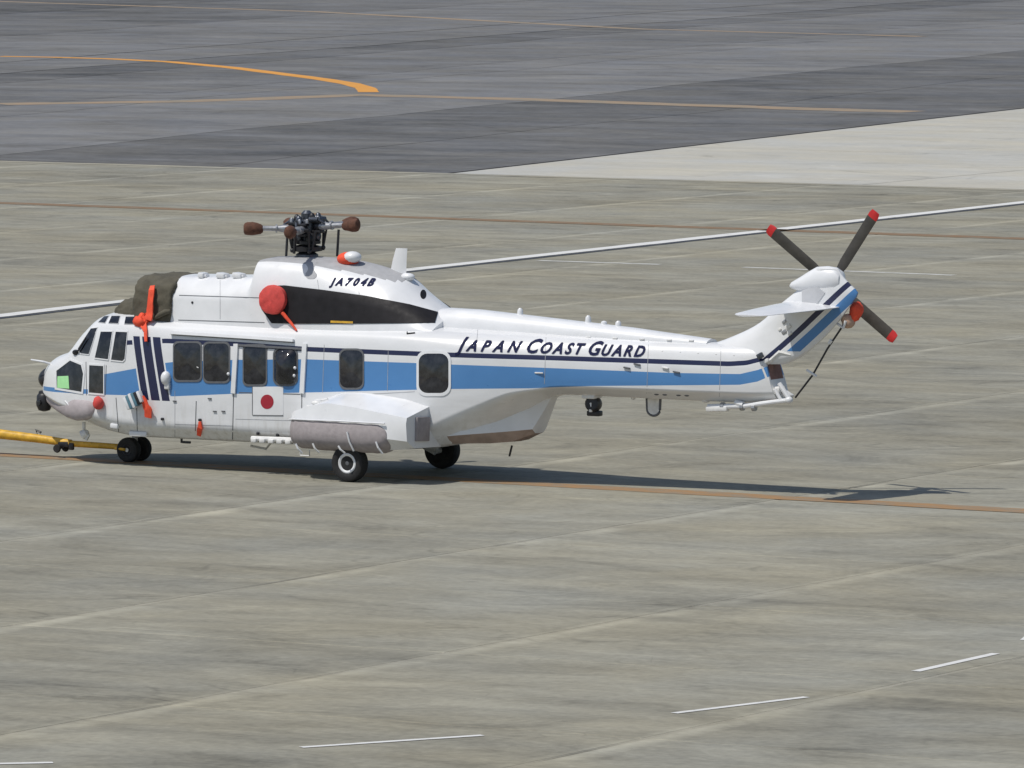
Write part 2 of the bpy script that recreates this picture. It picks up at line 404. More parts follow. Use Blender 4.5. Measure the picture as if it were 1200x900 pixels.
ribbon('line_border', [(-22.16, 5), (-22.71, 30.1), (-23.06, 35), (-23.60, 49.1), (-24.26, 68), (-24.91, 85.1), (-25.08, 91)], .28, .006, LINE_K, apron, .2)
for a, b in (((-23.2, 53.85), (-19.8, 53.95)), ((-17.5, 54.0), (-11.62, 53.75))): ribbon('painted_dash', [a, b], .30, .006, LINE_G, apron, .1)
for a, b in (((19.9, -36.8), (21.81, -35.21)), ((23.55, -32.5), (24.82, -30.39)), ((25.72, -27.25), (26.32, -24.9)), ((26.19, -21.66), (26.14, -19.25)), ((25.75, -17.6), (25.0, -15.4))):
    ribbon('painted_dash', [a, b], .13, .006, LINE_W, apron, .1)
CURVE = [(-122.17, 176.39), (-119.53, 176.57), (-115.93, 175.96), (-111.45, 173.93), (-105.31, 169.16), (-99.19, 163.53), (-94.18, 158.83), (-90.72, 155.2), (-87.71, 151.47), (-85.2, 147.6)]
TAXI = [(-90.91, 130.2), (-86.71, 135.58), (-85.27, 139.39), (-84.15, 145.11), (-76.77, 144.35), (-63.07, 141.7), (-57.76, 141.09)]
ribbon('painted_line', CURVE, .85, .003, LINE_A, taxi, .06)
ribbon('painted_line', TAXI, 1.9, .0015, LINE_P, taxi, .15)
ribbon('edge_strip', [(-130, 91.3), (-48, 91.3), (-20, 91.3)], .7, .005, JOINT, apron, .2)
ribbon('painted_line', [(-190, 262), (-150, 248), (-118, 228), (-100, 224)], 1.0, .003, LINE_P, taxi, .1)

# ================================================================== HELICOPTER
heli = tag(empty('helicopter'), 'white and blue twin-engine rescue helicopter without main rotor blades, parked on the apron', 'helicopter')
KEYS = ['x', 'zb', 'yb', 'w', 'zlo', 'wt', 'zhi', 'yr', 'zr', 'zt']
ST = [
 (-1.72, 1.24, .02, .06, 1.28, .05, 1.40, .02, 1.44, 1.45),
 (-1.67, 1.12, .10, .27, 1.22, .22, 1.46, .12, 1.53, 1.54),
 (-1.52, 1.02, .25, .52, 1.15, .46, 1.56, .30, 1.66, 1.68),
 (-1.25, .90, .40, .74, 1.08, .66, 1.67, .48, 1.79, 1.82),
 (-.95, .80, .50, .88, 1.0, .78, 1.77, .62, 1.88, 1.92),
 (-.6, .70, .58, .97, .92, .82, 2.06, .64, 2.25, 2.31),
 (-.3, .62, .64, 1.02, .85, .86, 2.27, .67, 2.47, 2.55),
 (0, .56, .70, 1.045, .80, .91, 2.31, .74, 2.53, 2.61),
 (.6, .50, .78, 1.06, .74, .98, 2.28, .85, 2.52, 2.60),
 (1.4, .50, .80, 1.07, .73, 1.01, 2.25, .9, 2.48, 2.55),
 (5.6, .50, .80, 1.07, .73, 1.01, 2.25, .9, 2.48, 2.55),
 (6.3, .54, .70, 1.05, .84, .99, 2.24, .86, 2.47, 2.55),
 (6.9, .66, .50, .97, 1.08, .93, 2.22, .77, 2.46, 2.54),
 (7.4, .88, .38, .87, 1.30, .85, 2.20, .68, 2.44, 2.53),
 (7.9, 1.20, .28, .77, 1.50, .76, 2.18, .59, 2.43, 2.52),
 (8.35, 1.45, .27, .69, 1.58, .67, 2.16, .52, 2.42, 2.51),
 (8.7, 1.50, .26, .63, 1.65, .62, 2.15, .48, 2.41, 2.50),
 (9.2, 1.50, .26, .58, 1.66, .56, 2.14, .44, 2.40, 2.49),
 (11.3, 1.49, .20, .42, 1.66, .40, 2.14, .32, 2.37, 2.45),
 (12.05, 1.495, .17, .36, 1.66, .34, 2.14, .27, 2.36, 2.44),
 (12.42, 1.52, .13, .26, 1.68, .24, 2.14, .18, 2.34, 2.42)]
HF = {k: pchip([s[0] for s in ST], [s[i] for s in ST]) for i, k in enumerate(KEYS)}
SHARP = pchip([-2, 6.5, 7.1, 8.2, 8.6, 13], [.42, .42, .5, .5, .42, .42])
def hull_half(x):
    v = {k: HF[k](x) for k in KEYS}
    lerp = lambda a, b, t: a + (b - a) * t
    pts = [(0, v['zb']), (v['yb'], v['zb'] + .0), (v['w'], v['zlo']), (lerp(v['w'], v['wt'], .22) + .012, lerp(v['zlo'], v['zhi'], .3)),
           (lerp(v['w'], v['wt'], .55) + .012, lerp(v['zlo'], v['zhi'], .65)), (v['wt'], v['zhi']), (v['yr'], v['zr']), (v['yr'] * .5, v['zt'] - .005), (0, v['zt'])]
    kk = SHARP(x); out = []
    for i, p in enumerate(pts):
        if i in (1, 2):
            for q in (pts[i - 1], None, pts[i + 1]): out.append(p if q is None else (lerp(p[0], q[0], kk), lerp(p[1], q[1], kk)))
        else: out.append(p)
    return chaikin(out, 3)
xs = sorted(set([-1.72, -1.70, -1.67, -1.62] + list(np.arange(-1.56, .2, .055)) + list(np.arange(.2, 6.2, .22)) + list(np.arange(6.2, 8.6, .07)) + list(np.arange(8.6, 12.42, .2)) + [12.42]))
bm = bmesh.new(); rings = []
for x in xs:
    rings.append([(x + (.30 * max(0, (x - 12.0) / .42) * (2.14 - z) if x > 12.0 else 0), y, z) for y, z in full(hull_half(x))])
ring_loft(bm, rings)
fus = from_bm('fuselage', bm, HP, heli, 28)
HBVH = BVHTree.FromPolygons([v.co.copy() for v in fus.data.vertices], [tuple(p.vertices) for p in fus.data.polygons])

# keel box under the tapering aft cabin, brown underneath
bm = bmesh.new(); rr = []
for x, y1, zt_, zm, y2, zk in ((6.45, .80, 1.1, .74, .60, .60), (6.9, .72, 1.2, .79, .55, .63), (7.32, .56, 1.4, .83, .42, .64), (7.65, .41, 1.5, .86, .28, .67), (8.02, .235, 1.62, .90, .14, .82), (8.20, .15, 1.66, 1.22, .10, 1.18), (8.36, .08, 1.7, 1.53, .06, 1.52)):
    hp_ = [(0, zk), (y2, zk + .01), (y1, zm), (y1 * .98, (zm + zt_) / 2), (y1 * .96, zt_), (0, zt_)]
    rr.append([(x, y, z) for y, z in full(hp_)])
ring_loft(bm, rr); bmesh.ops.recalc_face_normals(bm, faces=bm.faces)
for f in bm.faces:
    f.normal_update()
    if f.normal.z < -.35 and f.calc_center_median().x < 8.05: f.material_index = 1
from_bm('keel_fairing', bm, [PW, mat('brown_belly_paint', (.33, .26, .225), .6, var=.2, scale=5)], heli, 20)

# --- upper cowling (engines, gearbox, rotor mast fairing)
CK = [  # x, base half width, shoulder half width, shoulder z, roof half width, roof-edge z, top z
 (1.22, .80, .74, 2.98, .50, 3.22, 3.26), (2.78, .86, .80, 3.02, .56, 3.26, 3.31), (2.83, .86, .80, 3.06, .60, 3.38, 3.44), (2.88, .86, .80, 3.10, .64, 3.55, 3.60),
 (3.1, .87, .80, 3.14, .63, 3.565, 3.62), (3.7, .87, .79, 3.16, .62, 3.54, 3.63), (4.4, .87, .77, 3.12, .58, 3.43, 3.60), (5.0, .85, .73, 3.02, .53, 3.30, 3.50),
 (5.42, .83, .70, 2.94, .48, 3.19, 3.38), (5.75, .80, .66, 2.84, .42, 3.00, 3.13), (6.1, .76, .58, 2.72, .34, 2.82, 2.88), (6.35, .70, .5, 2.58, .28, 2.66, 2.70)]
CFN = [pchip([s[0] for s in CK], [s[i] for s in CK]) for i in range(7)]
def cowl_half(x):
    _, b, sw, sz, rw, rz, tz = [f(x) for f in CFN]
    p = [(b, 2.36), (b - .003, 2.40), (b - .01, 2.5), ((b + sw) / 2, (2.5 + sz) / 2), (sw, sz), (rw, rz), (rw * .55, rz + (tz - rz) * .75), (0, tz)]
    return chaikin(p, 3)
xs = sorted(set(list(np.arange(1.22, 2.76, .12)) + list(np.arange(2.76, 2.94, .015)) + list(np.arange(2.96, 6.35, .08)) + [6.35]))
bm = bmesh.new(); rr = []
for x in xs:
    h = cowl_half(x); rr.append([(x, y, z) for y, z in h + [(-y, z) for y, z in reversed(h[:-1])]])
ring_loft(bm, rr, True, True)
bmesh.ops.recalc_face_normals(bm, faces=bm.faces)
for f in bm.faces:
    f.normal_update(); c = f.calc_center_median()
    if f.normal.z > .80 and 2.88 < c.x < 5.5 and c.z > 3.15: f.material_index = 1
cowl = from_bm('engine_cowling', bm, [PW, PG], heli, 26)
CBVH = BVHTree.FromPolygons([v.co.copy() for v in cowl.data.vertices], [tuple(p.vertices) for p in cowl.data.polygons])

# measured outlines are carried onto the skin along the surveyed sight lines (points on the skin itself) or square to it
def sight(bvh, px, py):
    d = (CF + CR * ((px - 600) / FPX) - CU * ((py - 450) / FPX)).normalized()
    loc, n, i, t = bvh.ray_cast(CAM, d)
    if loc is None: loc, n, i, t = bvh.find_nearest(CAM + d * ((Vector((0, -.8, 1.5)) - CAM).dot(d)))
    return loc, n
def square(bvh, a, b, axis):
    o, d = {'y': (Vector((a, -6, b)), Vector((0, 1, 0))), 'x': (Vector((-6, a, b)), Vector((1, 0, 0))), 'z': (Vector((a, b, 8)), Vector((0, 0, -1)))}[axis]
    loc, n, i, t = bvh.ray_cast(o, d)
    if loc is None: loc, n, i, t = bvh.find_nearest(o + d * 5)
    return loc, n
def rrect(x0, y0, x1, y1, r, n=5):
    pts = []
    for cx, cy, a0 in ((x1 - r, y0 + r, -90), (x1 - r, y1 - r, 0), (x0 + r, y1 - r, 90), (x0 + r, y0 + r, 180)):
        pts += [(cx + r * math.cos(R(a0 + 90 * i / n)), cy + r * math.sin(R(a0 + 90 * i / n))) for i in range(n + 1)]
    return pts
def dens(pts, k=3):
    out = []
    for i, p in enumerate(pts):
        q = pts[(i + 1) % len(pts)]; m_ = max(1, k if math.dist(p, q) > 4 else 1)
        out += [(p[0] + (q[0] - p[0]) * j / m_, p[1] + (q[1] - p[1]) * j / m_) for j in range(m_)]
    return out
def patch(name, outline, proj, off, mt, parent, rings=4, bulge=0.0, inner=None, mirror=False):
    """skin-following patch: outline in measured coords; inner = ring scale for a hollow frame"""
    cx = sum(p[0] for p in outline) / len(outline); cy = sum(p[1] for p in outline) / len(outline)
    bm = bmesh.new(); prev = None; n = len(outline)
    def P(u, v, o):
        l, nn = proj(u, v); q = l + nn * o
        if mirror: q = Vector((q.x, -q.y, q.z))
        return bm.verts.new(q)
    ss = [1 - i / rings for i in range(rings)] if inner is None else [1, (1 + inner) / 2, inner]
    first = [P(cx + (a - cx), cy + (b - cy), -.012) for a, b in outline]   # skirt into the skin
    prev = first
    for s in ss:
        r = [P(cx + (a - cx) * s, cy + (b - cy) * s, off + bulge * (1 - s * s)) for a, b in outline]
        for i in range(n): bm.faces.new((prev[i], prev[(i + 1) % n], r[(i + 1) % n], r[i]))
        prev = r
    if inner is None:
        c = P(cx, cy, off + bulge)
        for i in range(n): bm.faces.new((prev[i], prev[(i + 1) % n], c))
    else:
        r = [P(cx + (a - cx) * inner, cy + (b - cy) * inner, -.012) for a, b in outline]
        for i in range(n): bm.faces.new((prev[i], prev[(i + 1) % n], r[(i + 1) % n], r[i]))
    return from_bm(name, bm, mt, parent, 40)
HS = lambda u, v: sight(HBVH, u, v)
CS = lambda u, v: sight(CBVH, u, v)
def window(outline, proj=HS, frame=SEAL, fs=1.10, bulge=0.0, parent=heli):
    for mir in (False, True):
        cx = sum(p[0] for p in outline) / len(outline); cy = sum(p[1] for p in outline) / len(outline)
        big = [(cx + (a - cx) * fs, cy + (b - cy) * (1 + (fs - 1) * .75)) for a, b in outline]
        fr = patch('window', big, proj, .012, frame, parent, inner=1 / fs * .995, mirror=mir)
        patch('pane', outline, proj, .005, GLS, fr, bulge=bulge, mirror=mir)
# cabin windows
window(rrect(204.5, 401.5, 235.5, 446, 5.5), bulge=.02)
window(rrect(239.5, 402, 268.5, 447.5, 6), bulge=.02)
window(rrect(286, 405, 312, 451, 5.5), bulge=.02)
window(rrect(321.5, 408, 348, 451, 8.5), bulge=.16)
window(rrect(399, 410, 425.5, 455, 7.5), bulge=.02)
window(rrect(491, 413.5, 526, 461.5, 10), frame=PW, fs=1.15, bulge=.02)
# cockpit windows
window(dens([(66.5, 434.5), (82.5, 422), (95.5, 427.5), (98, 438), (96, 460), (67, 455)]), frame=PW, fs=1.13)
window(dens([(105, 427.5), (121.5, 428.5), (121.5, 462), (104.5, 460.5)]), frame=PW, fs=1.12)
window(dens([(118.5, 388.5), (132, 388.5), (127, 421.5), (111.5, 419.5)]), frame=PW, fs=1.08)
window(dens([(136, 388.5), (149.5, 389), (146.5, 421), (144, 423.5), (130.5, 422)]), frame=PW, fs=1.08)
# front windscreen (measured across and up the nose), roof lights
FX = lambda u, v: square(HBVH, u, v, 'x')
TZ = lambda u, v: square(HBVH, u, v, 'z')
def small_window(outline, proj, fs=1.1):
    for mir in (False, True):
        cx = sum(p[0] for p in outline) / len(outline); cy = sum(p[1] for p in outline) / len(outline)
        big = [(cx + (a - cx) * fs, cy + (b - cy) * fs) for a, b in outline]
        fr = patch('window', big, proj, .012, PW, heli, inner=1 / fs * .995, mirror=mir)
        patch('pane', outline, proj, .005, GLS, fr, mirror=mir)
def densu(pts, k=4):
    out = []
    for i, p in enumerate(pts):
        q = pts[(i + 1) % len(pts)]
        out += [(p[0] + (q[0] - p[0]) * j / k, p[1] + (q[1] - p[1]) * j / k) for j in range(k)]
    return out
small_window(densu([(-.04, 1.99), (-.40, 1.97), (-.40, 2.40), (-.04, 2.43)]), FX, 1.07)
window(dens([(91.5, 409), (107, 385), (114.5, 384), (104.5, 415.5), (95, 414.5)]), frame=PW, fs=1.06)
window(dens([(115.5, 378), (122.5, 371), (128, 370.6), (123.5, 378.8)]), frame=PW, fs=1.05)
window(dens([(131, 370.6), (141, 370.6), (139, 379.5), (127.5, 379)]), frame=PW, fs=1.05)
window(dens([(147.5, 371.5), (159, 371.5), (159, 380.5), (146, 380)]), frame=PW, fs=1.05)

# raised strips on the skin: door posts, rail, panel joints
def strip(name, a, b, wd, off, mt, parent=heli, proj=HS, n=14, th=.012):
    bm = bmesh.new(); A, B = Vector((*a, 0)), Vector((*b, 0)); rows = []
    for i in range(n + 1):
        p = A.lerp(B, i / n); l, nn = proj(p.x, p.y); rows.append((l, nn))
    rings = []
    for i, (l, nn) in enumerate(rows):
        d = (rows[min(i + 1, n)][0] - rows[max(i - 1, 0)][0]).normalized(); s = d.cross(nn).normalized()
        rings.append([l + s * wd / 2 - nn * th, l + s * wd / 2 + nn * off, l - s * wd / 2 + nn * off, l - s * wd / 2 - nn * th])
    ring_loft(bm, rings)
    return from_bm(name, bm, mt, parent, 30)
for px in (276.5, 357): strip('door_post', (px + .8, 403), (px - 2.5, 461), .085, .035, PW)
for a, b in (((273.8, 461), (272.5, 515)), ((353.8, 461), (353.5, 487)), ((201, 389), (278, 394)), ((280, 460), (352, 462)), ((230, 470), (229, 505))):
    strip('panel_joint', a, b, .014, .004, SEAL)
strip('door_rail', (201, 390.5), (345, 399.5), .05, .06, PW)
strip('door_rail_shade', (203, 392.3), (345, 401.3), .018, .012, SEAL)  # dark strip standing in for the shadow gap under the rail
strip('upper_door_rail', (279, 404.5), (356, 409), .035, .03, SEAL)
for a, b in (((100.8, 424), (101.5, 463)), ((124.5, 428), (123.5, 463)), ((136, 466), (139, 506)), ((160, 470), (161, 505)), ((575, 378), (720, 392))):
    strip('panel_joint', a, b, .012, .004, SEAL)
for a, b in (((210, 346), (304, 349)), ((209, 375), (310, 378)),): strip('panel_joint', a, b, .012, .004, SEAL, proj=CS)
for a, b in (((205, 497), (272, 499)), ((276, 491), (350, 493)), ((205, 458), (205, 512)), ((560, 385), (558, 408)), ((640, 392), (638, 450)), ((760, 400), (758, 461)), ((845, 406), (843, 465)), ((430, 462), (486, 459)), ((380, 404), (378, 460)), ((455, 411), (454, 458))):
    strip('panel_joint', a, b, .008, .003, mat('faint_panel_gap', (.34, .35, .37), .6, var=.2, scale=10))
for a, b in (((258, 322), (258, 374)), ((372, 328), (374, 341)), ((420, 333), (421, 346))): strip('panel_joint', a, b, .008, .003, mat('faint_panel_gap', (.34, .35, .37)), proj=CS)
for i in range(16): part('rivet', lambda b: lathe(b, [(.012, -.004), (.011, .005), (.004, .008)], HS(545 + i * 21, 397.5 + i * 1.25)[0], HS(545 + i * 21, 397.5 + i * 1.25)[1], 8), PWD, fus)
strip('grab_strap', (217, 422), (233, 431), .016, .014, PWD); strip('grab_strap', (229, 426), (228, 434), .022, .014, PWD)
for px, py in ((347, 431), (269, 438), (333, 413), (346, 440)): part('door_catch', lambda b: ellipsoid(b, HS(px, py)[0] + Vector((0, -.04, 0)), (.028, .025, .028), None, 10), PW, heli)
# flag panel on the cabin door
fl = patch('flag_panel', rrect(296, 453, 332, 486.5, 1.2), HS, .006, PW, heli)
patch('flag_disc', [(313.3 + 7.6 * math.cos(t), 470.8 + 8.4 * math.sin(t)) for t in np.linspace(0, 2 * math.pi, 28, endpoint=False)], HS, .010, REDM, fl)
strip('flag_panel_edge', (296, 453.5), (296, 486), .012, .008, SEAL); strip('flag_panel_edge', (296, 486.5), (332, 487), .012, .008, SEAL)

# --- lettering on the boom and cowling
def text_part(words, proj, off, mt, parent, shear=.28, weight=.012):
    """each letter is a part of its own; words: (text, first height, other height, start x, word width, base z)"""
    for s, h0, h1, x0, W, z0 in words:
        ms = []
        for i, ch in enumerate(s):
            cv = bpy.data.curves.new('t', 'FONT'); cv.body = ch; cv.size = (h0 if i == 0 else h1) / .73; cv.shear = shear; cv.offset = weight; cv.resolution_u = 3
            to = bpy.data.objects.new('t', cv); COL.objects.link(to); bpy.context.view_layer.update()
            me = bpy.data.meshes.new_from_object(to.evaluated_get(bpy.context.evaluated_depsgraph_get()))
            bm = bmesh.new(); bm.from_mesh(me); bpy.data.objects.remove(to); bpy.data.curves.remove(cv); bpy.data.meshes.remove(me)
            un = [v.co.x - shear * v.co.y for v in bm.verts]; ms.append((bm, min(un), max(un) - min(un)))
        gap = (W - sum(q[2] for q in ms)) / (len(s) - 1); k_ = 1.0
        if gap < .018: gap = .018; k_ = (W - gap * (len(s) - 1)) / sum(q[2] for q in ms)
        cur = x0
        for bm, mn, wd in ms:
            for v in bm.verts: v.co = Vector((cur + (v.co.x - mn) * k_, 0, z0 + v.co.y))
            cur += wd * k_ + gap
            bmesh.ops.triangulate(bm, faces=bm.faces)
            for _ in range(3):
                bmesh.ops.subdivide_edges(bm, edges=[e for e in bm.edges if e.calc_length() > .05], cuts=1); bmesh.ops.triangulate(bm, faces=bm.faces)
            for v in bm.verts:
                l, nn = proj(v.co.x, v.co.z); v.co = l + nn * off
            for f in bm.faces:
                f.normal_update()
                if f.normal.y > 0: f.normal_flip()
            from_bm('letter', bm, mt, parent, None, fix=False)
SY = lambda u, v: square(HBVH, u, v, 'y'); SYC = lambda u, v: square(CBVH, u, v, 'y')
zc, zs, b0 = .222, .175, 2.205
text_part([('JAPAN', zc, zs, 6.95, 1.05, b0 + .005), ('COAST', zc, zs, 8.13, .99, b0), ('GUARD', zc, zs, 9.22, 1.02, b0 - .006)], SY, .011, NAVYM, fus, .26, .008)
text_part([('JA704B', .12, .12, 4.38, .74, 3.205)], SYC, .010, NAVYM, cowl, .2, .008)

# --- cowling details
dk = dens([(318.5, 378.8), (306.5, 362), (309, 346), (320, 335), (334, 334.5), (380, 340), (430, 347), (480, 357), (513, 366), (509.5, 378.5), (460, 379), (400, 379.4), (350, 379.4)], 6)
patch('exhaust_panel', dk, CS, .012, DARK, cowl, rings=22)
patch('exhaust_panel', dk, CS, .012, DARK, cowl, rings=22, mirror=True)
patch('vent', [(496 + 3.6 * math.cos(t), 345 + 5.5 * math.sin(t)) for t in np.linspace(0, 2 * math.pi, 16, endpoint=False)], CS, .004, DARK, cowl)
patch('access_panel', rrect(358, 303.5, 371.5, 327, 5), CS, .005, PG, cowl)
strip('step_plate', (388, 377), (414, 378), .035, .02, YEL, proj=CS)
for px, wd in ((238, .11), (261, .16), (280, .17)):
    l = at_y(px, 318, -.40); l.z = square(CBVH, l.x, -.40, 'z')[0].z
    part('air_scoop', lambda b: (box(b, l + Vector((0, 0, .03)), (wd, .20, .09), Matrix.Rotation(.15, 3, 'Y'), .02), box(b, l + Vector((wd * .4, 0, .02)), (.1, .12, .05), None, .012)), PW, cowl)
part('panel_fastener', lambda b: lathe(b, [(.022, -.01), (.022, .008), (.012, .012)], CS(225.5, 354.5)[0], (0, -1, .2), 10), BLK, cowl)
part('blade_antenna', lambda b: ring_loft(b, [[Vector((5.28 + s + c * (.16 - .05 * t), y * (1 - .4 * t), z)) for c, y in ((-1, 0), (-.5, .03), (.5, .03), (1, 0), (.5, -.03), (-.5, -.03))] for t, s, z in ((0, 0, 3.36), (.5, .035, 3.62), (.95, .07, 3.80), (1, .075, 3.815))]), PW, cowl)
part('rear_fairing', lambda b: ellipsoid(b, (5.50, -.05, 3.34), (.13, .10, .07)), PW, cowl)

# --- rotor head
hub = Vector((3.49, 0, 4.08))
head = part('rotor_mast', lambda b: (lathe(b, [(.20, 3.55), (.19, 3.66), (.13, 3.70), (.11, 3.95), (.15, 3.97), (.16, 4.10), (.15, 4.22), (.10, 4.25), (.10, 4.35), (.05, 4.40)], (hub.x, 0, 0), (0, 0, 1), 20)), STEEL, heli)
part('swashplate', lambda b: (lathe(b, [(.15, 3.70), (.26, 3.72), (.27, 3.79), (.14, 3.82)], (hub.x, 0, 0), (0, 0, 1), 24), lathe(b, [(.15, 3.83), (.23, 3.84), (.23, 3.89), (.14, 3.90)], (hub.x, 0, 0), (0, 0, 1), 24)), BLK, head)
TH = math.atan2(CR.y, CR.x)
flaps = {182: (4.09, 4.10), 254: (4.08, 4.09), 326: (4.12, 4.19), 38: (4.12, 4.16), 110: (4.12, 4.13)}
covers = []
for kk, (bdeg, (z0, z1)) in enumerate(flaps.items()):
    a = R(bdeg) + TH; d = Vector((math.cos(a), math.sin(a), 0)); s = Vector((-d.y, d.x, 0))
    at = lambda r, side=0.0, dz=0.0: Vector((hub.x, 0, z0 + (z1 - z0) * r / .95 + dz)) + d * r + s * side
    arm = part('blade_sleeve', lambda b: (tube(b, [at(.24), at(.40), at(.50), at(.80)], [.07, .065, .045, .042], 12), tube(b, [at(.50), at(.53)], [.07, .07], 12)), GREYM, heli)
    part('hub_yoke', lambda b: (box(b, at(.20, 0, .085), (.24, .16, .05), Matrix.Rotation(a, 3, 'Z'), .015), box(b, at(.20, 0, -.085), (.24, .16, .05), Matrix.Rotation(a, 3, 'Z'), .015), ellipsoid(b, at(.23), (.09, .09, .09), None, 12)), BLK, head)
    part('pitch_link', lambda b: (tube(b, [at(.25, .12, -.36), at(.32, .13, -.02)], .018, 8), ellipsoid(b, at(.32, .13, -.02), (.04, .04, .04), None, 10), ellipsoid(b, at(.25, .12, -.36), (.04, .04, .04), None, 10), box(b, at(.34, .08, 0), (.07, .13, .05), Matrix.Rotation(a, 3, 'Z'), .01)), BLK, arm)
    part('lag_damper', lambda b: (tube(b, [at(.14, -.12, .13), at(.30, -.10, .12)], [.045, .045], 10), tube(b, [at(.30, -.10, .12), at(.40, -.06, .05)], .02, 8)), STEEL, arm)
    for r_, sd_ in ((.15, .05), (.26, -.05)): part('hub_bolt', lambda b: lathe(b, [(.030, -.02), (.030, .05), (.015, .07)], at(r_, sd_, .11), (0, 0, 1), 8), GREYM, head)
    part('hub_housing', lambda b: ellipsoid(b, at(.15, .08, -.16), (.075, .07, .10), None, 12), BLK if kk % 2 else STEEL, head)
    part('hub_reservoir', lambda b: ellipsoid(b, at(.17, -.09, .16), (.055, .055, .08), None, 10), STEEL if kk % 2 else BLK, head)
    part('control_rod', lambda b: tube(b, [at(.22, -.16, -.40), at(.26, -.12, -.08)], .024, 8), BLK, head)
    def bag(b):
        rings_ = []
        for r_, q in ((.74, .05), (.78, .085), (.84, .10), (.92, .115), (1.0, .11), (1.05, .095), (1.07, .05)):
            c_ = at(r_); rings_.append([c_ + (s * math.cos(t) * .8 + Vector((0, 0, 1)) * math.sin(t) * 1.0) * q * (1 + .18 * noise.noise(Vector((r_ * 9 + bdeg, t * 1.7, 0)))) + Vector((0, 0, -.01)) for t in np.linspace(0, 2 * math.pi, 14, endpoint=False)])
        ring_loft(b, rings_)
    covers.append(part('blade_sleeve_cover', bag, BRN, None, 50))
for px_, z0_ in ((-.30, 3.6), (.56, 3.6)):
    part('mast_stay', lambda b: tube(b, [hub + Vector((px_ * CR.x, px_ * CR.y - .1, -.45)), hub + Vector((px_ * CR.x, px_ * CR.y - .05, .0))], .022, 8), BLK, head)
lab = {182: 'brown canvas cover on the left end of the rotor head, pointing forward', 254: 'brown canvas cover on the rotor sleeve nearest the viewer', 326: 'brown canvas cover on the near right rotor sleeve', 38: 'brown canvas cover on the far right rotor sleeve, mostly hidden', 110: 'brown canvas cover on the rotor sleeve behind the rotor head'}
for c_, b_ in zip(covers, flaps): tag(c_, lab[b_], 'cover', 'covers on the bare rotor sleeves')

# --- tail boom spine, fin, tail rotor
bm = bmesh.new(); rr = []
for x, zt, wd, zb in ((5.9, 2.80, .34, 2.45), (6.3, 2.85, .34, 2.45), (6.9, 2.84, .32, 2.44), (8.3, 2.745, .28, 2.42), (9.8, 2.64, .25, 2.40), (11.28, 2.505, .20, 2.38)):
    h = chaikin([(wd, zb - .12), (wd, zb), (wd * .96, zb + (zt - zb) * .55), (wd * .6, zt - .02), (0, zt)], 3)
    rr.append([(x, y, z) for y, z in h + [(-y, z) for y, z in reversed(h[:-1])]])
ring_loft(bm, rr)
spine = from_bm('drive_shaft_cover', bm, PW, heli, 30)
SB = BVHTree.FromPolygons([v.co.copy() for v in spine.data.vertices], [tuple(p.vertices) for p in spine.data.polygons])
for x in (6.6, 7.3, 8.0, 8.55, 9.1, 9.6, 10.1, 10.6, 11.0):
    l, nn = square(SB, x, 2.47, 'y'); part('hinge', lambda b: box(b, l + nn * .006, (.09, .03, .025), None, .006), PWD, spine)
for x, hgt in ((7.65, .10), (8.95, .11), (9.25, .05), (9.52, .08)):
    z_ = square(SB, x, 0, 'z')[0].z
    part('small_antenna', lambda b: (lathe(b, [(.055, -.02), (.05, .03), (.045, hgt * .7), (.02, hgt)], (x, 0, z_), (0, 0, 1), 12)), PW, spine)
def fin_slices():
    le = pchip([2.10, 2.3, 2.44, 2.50, 2.79, 3.1, 3.35, 3.55, 3.72], [11.4, 11.3, 11.34, 11.52, 12.16, 12.53, 12.86, 13.06, 13.2])
    te = pchip([2.10, 2.18, 2.3, 3.22, 3.33, 3.5, 3.6, 3.72], [12.55, 12.75, 12.98, 13.90, 13.97, 13.80, 13.70, 13.62])
    return le, te
LE, TE = fin_slices(); bm = bmesh.new(); rr = []
zz = list(np.arange(2.14, 3.73, .06)) + [3.72]
for z in zz:
    a, b = LE(z), TE(z); t = (z - 2.1) / 1.6; th = .13 - .055 * t + .17 * max(0, min(1, (2.75 - z) / .5)) ** 1.5
    if z < 2.5: a = max(a, 11.3)
    prof = [(0, 0), (.02, .35), (.07, .65), (.18, .95), (.35, 1.0), (.6, .85), (.85, .55), (.985, .30), (1, .22)]
    ring = [(a + (b - a) * u, -th * v, z) for u, v in prof] + [(a + (b - a) * u, th * v, z) for u, v in reversed(prof[1:])]
    rr.append(ring)
ring_loft(bm, rr)
fin = from_bm('tail_fin', bm, FP, heli, 35)
FBVH = BVHTree.FromPolygons([v.co.copy() for v in fin.data.vertices], [tuple(p.vertices) for p in fin.data.polygons])
part('gearbox_fairing', lambda b: (ring_loft(b, [[Vector((x, y0 + wy * math.cos(t), zc_ + hz * math.sin(t))) for t in np.linspace(0, 2 * math.pi, 18, endpoint=False)] for x, y0, wy, zc_, hz in
    ((12.73, 0, .03, 3.42, .02), (12.78, 0, .09, 3.43, .06), (12.92, .01, .12, 3.45, .12), (13.08, .02, .135, 3.49, .18), (13.22, .03, .15, 3.53, .215), (13.40, .04, .155, 3.545, .215), (13.56, .04, .14, 3.55, .19), (13.65, .06, .13, 3.54, .14), (13.69, .06, .04, 3.54, .05))]),
    lathe(b, [(.14, -.05), (.14, .35), (.10, .45)], (13.17, .1, 3.47), (0, 1, 0), 18)), PW, heli, 40)
patch('fin_shade_patch', dens([(940, 338), (957, 335.5), (967, 343), (958, 355.5), (940, 356)], 4), lambda u, v: sight(FBVH, u, v), .010, mat('fin_shade_grey', (.50, .51, .53), .5, var=.06, scale=5), fin)  # shaded face of the fin, put in as a grey colour patch
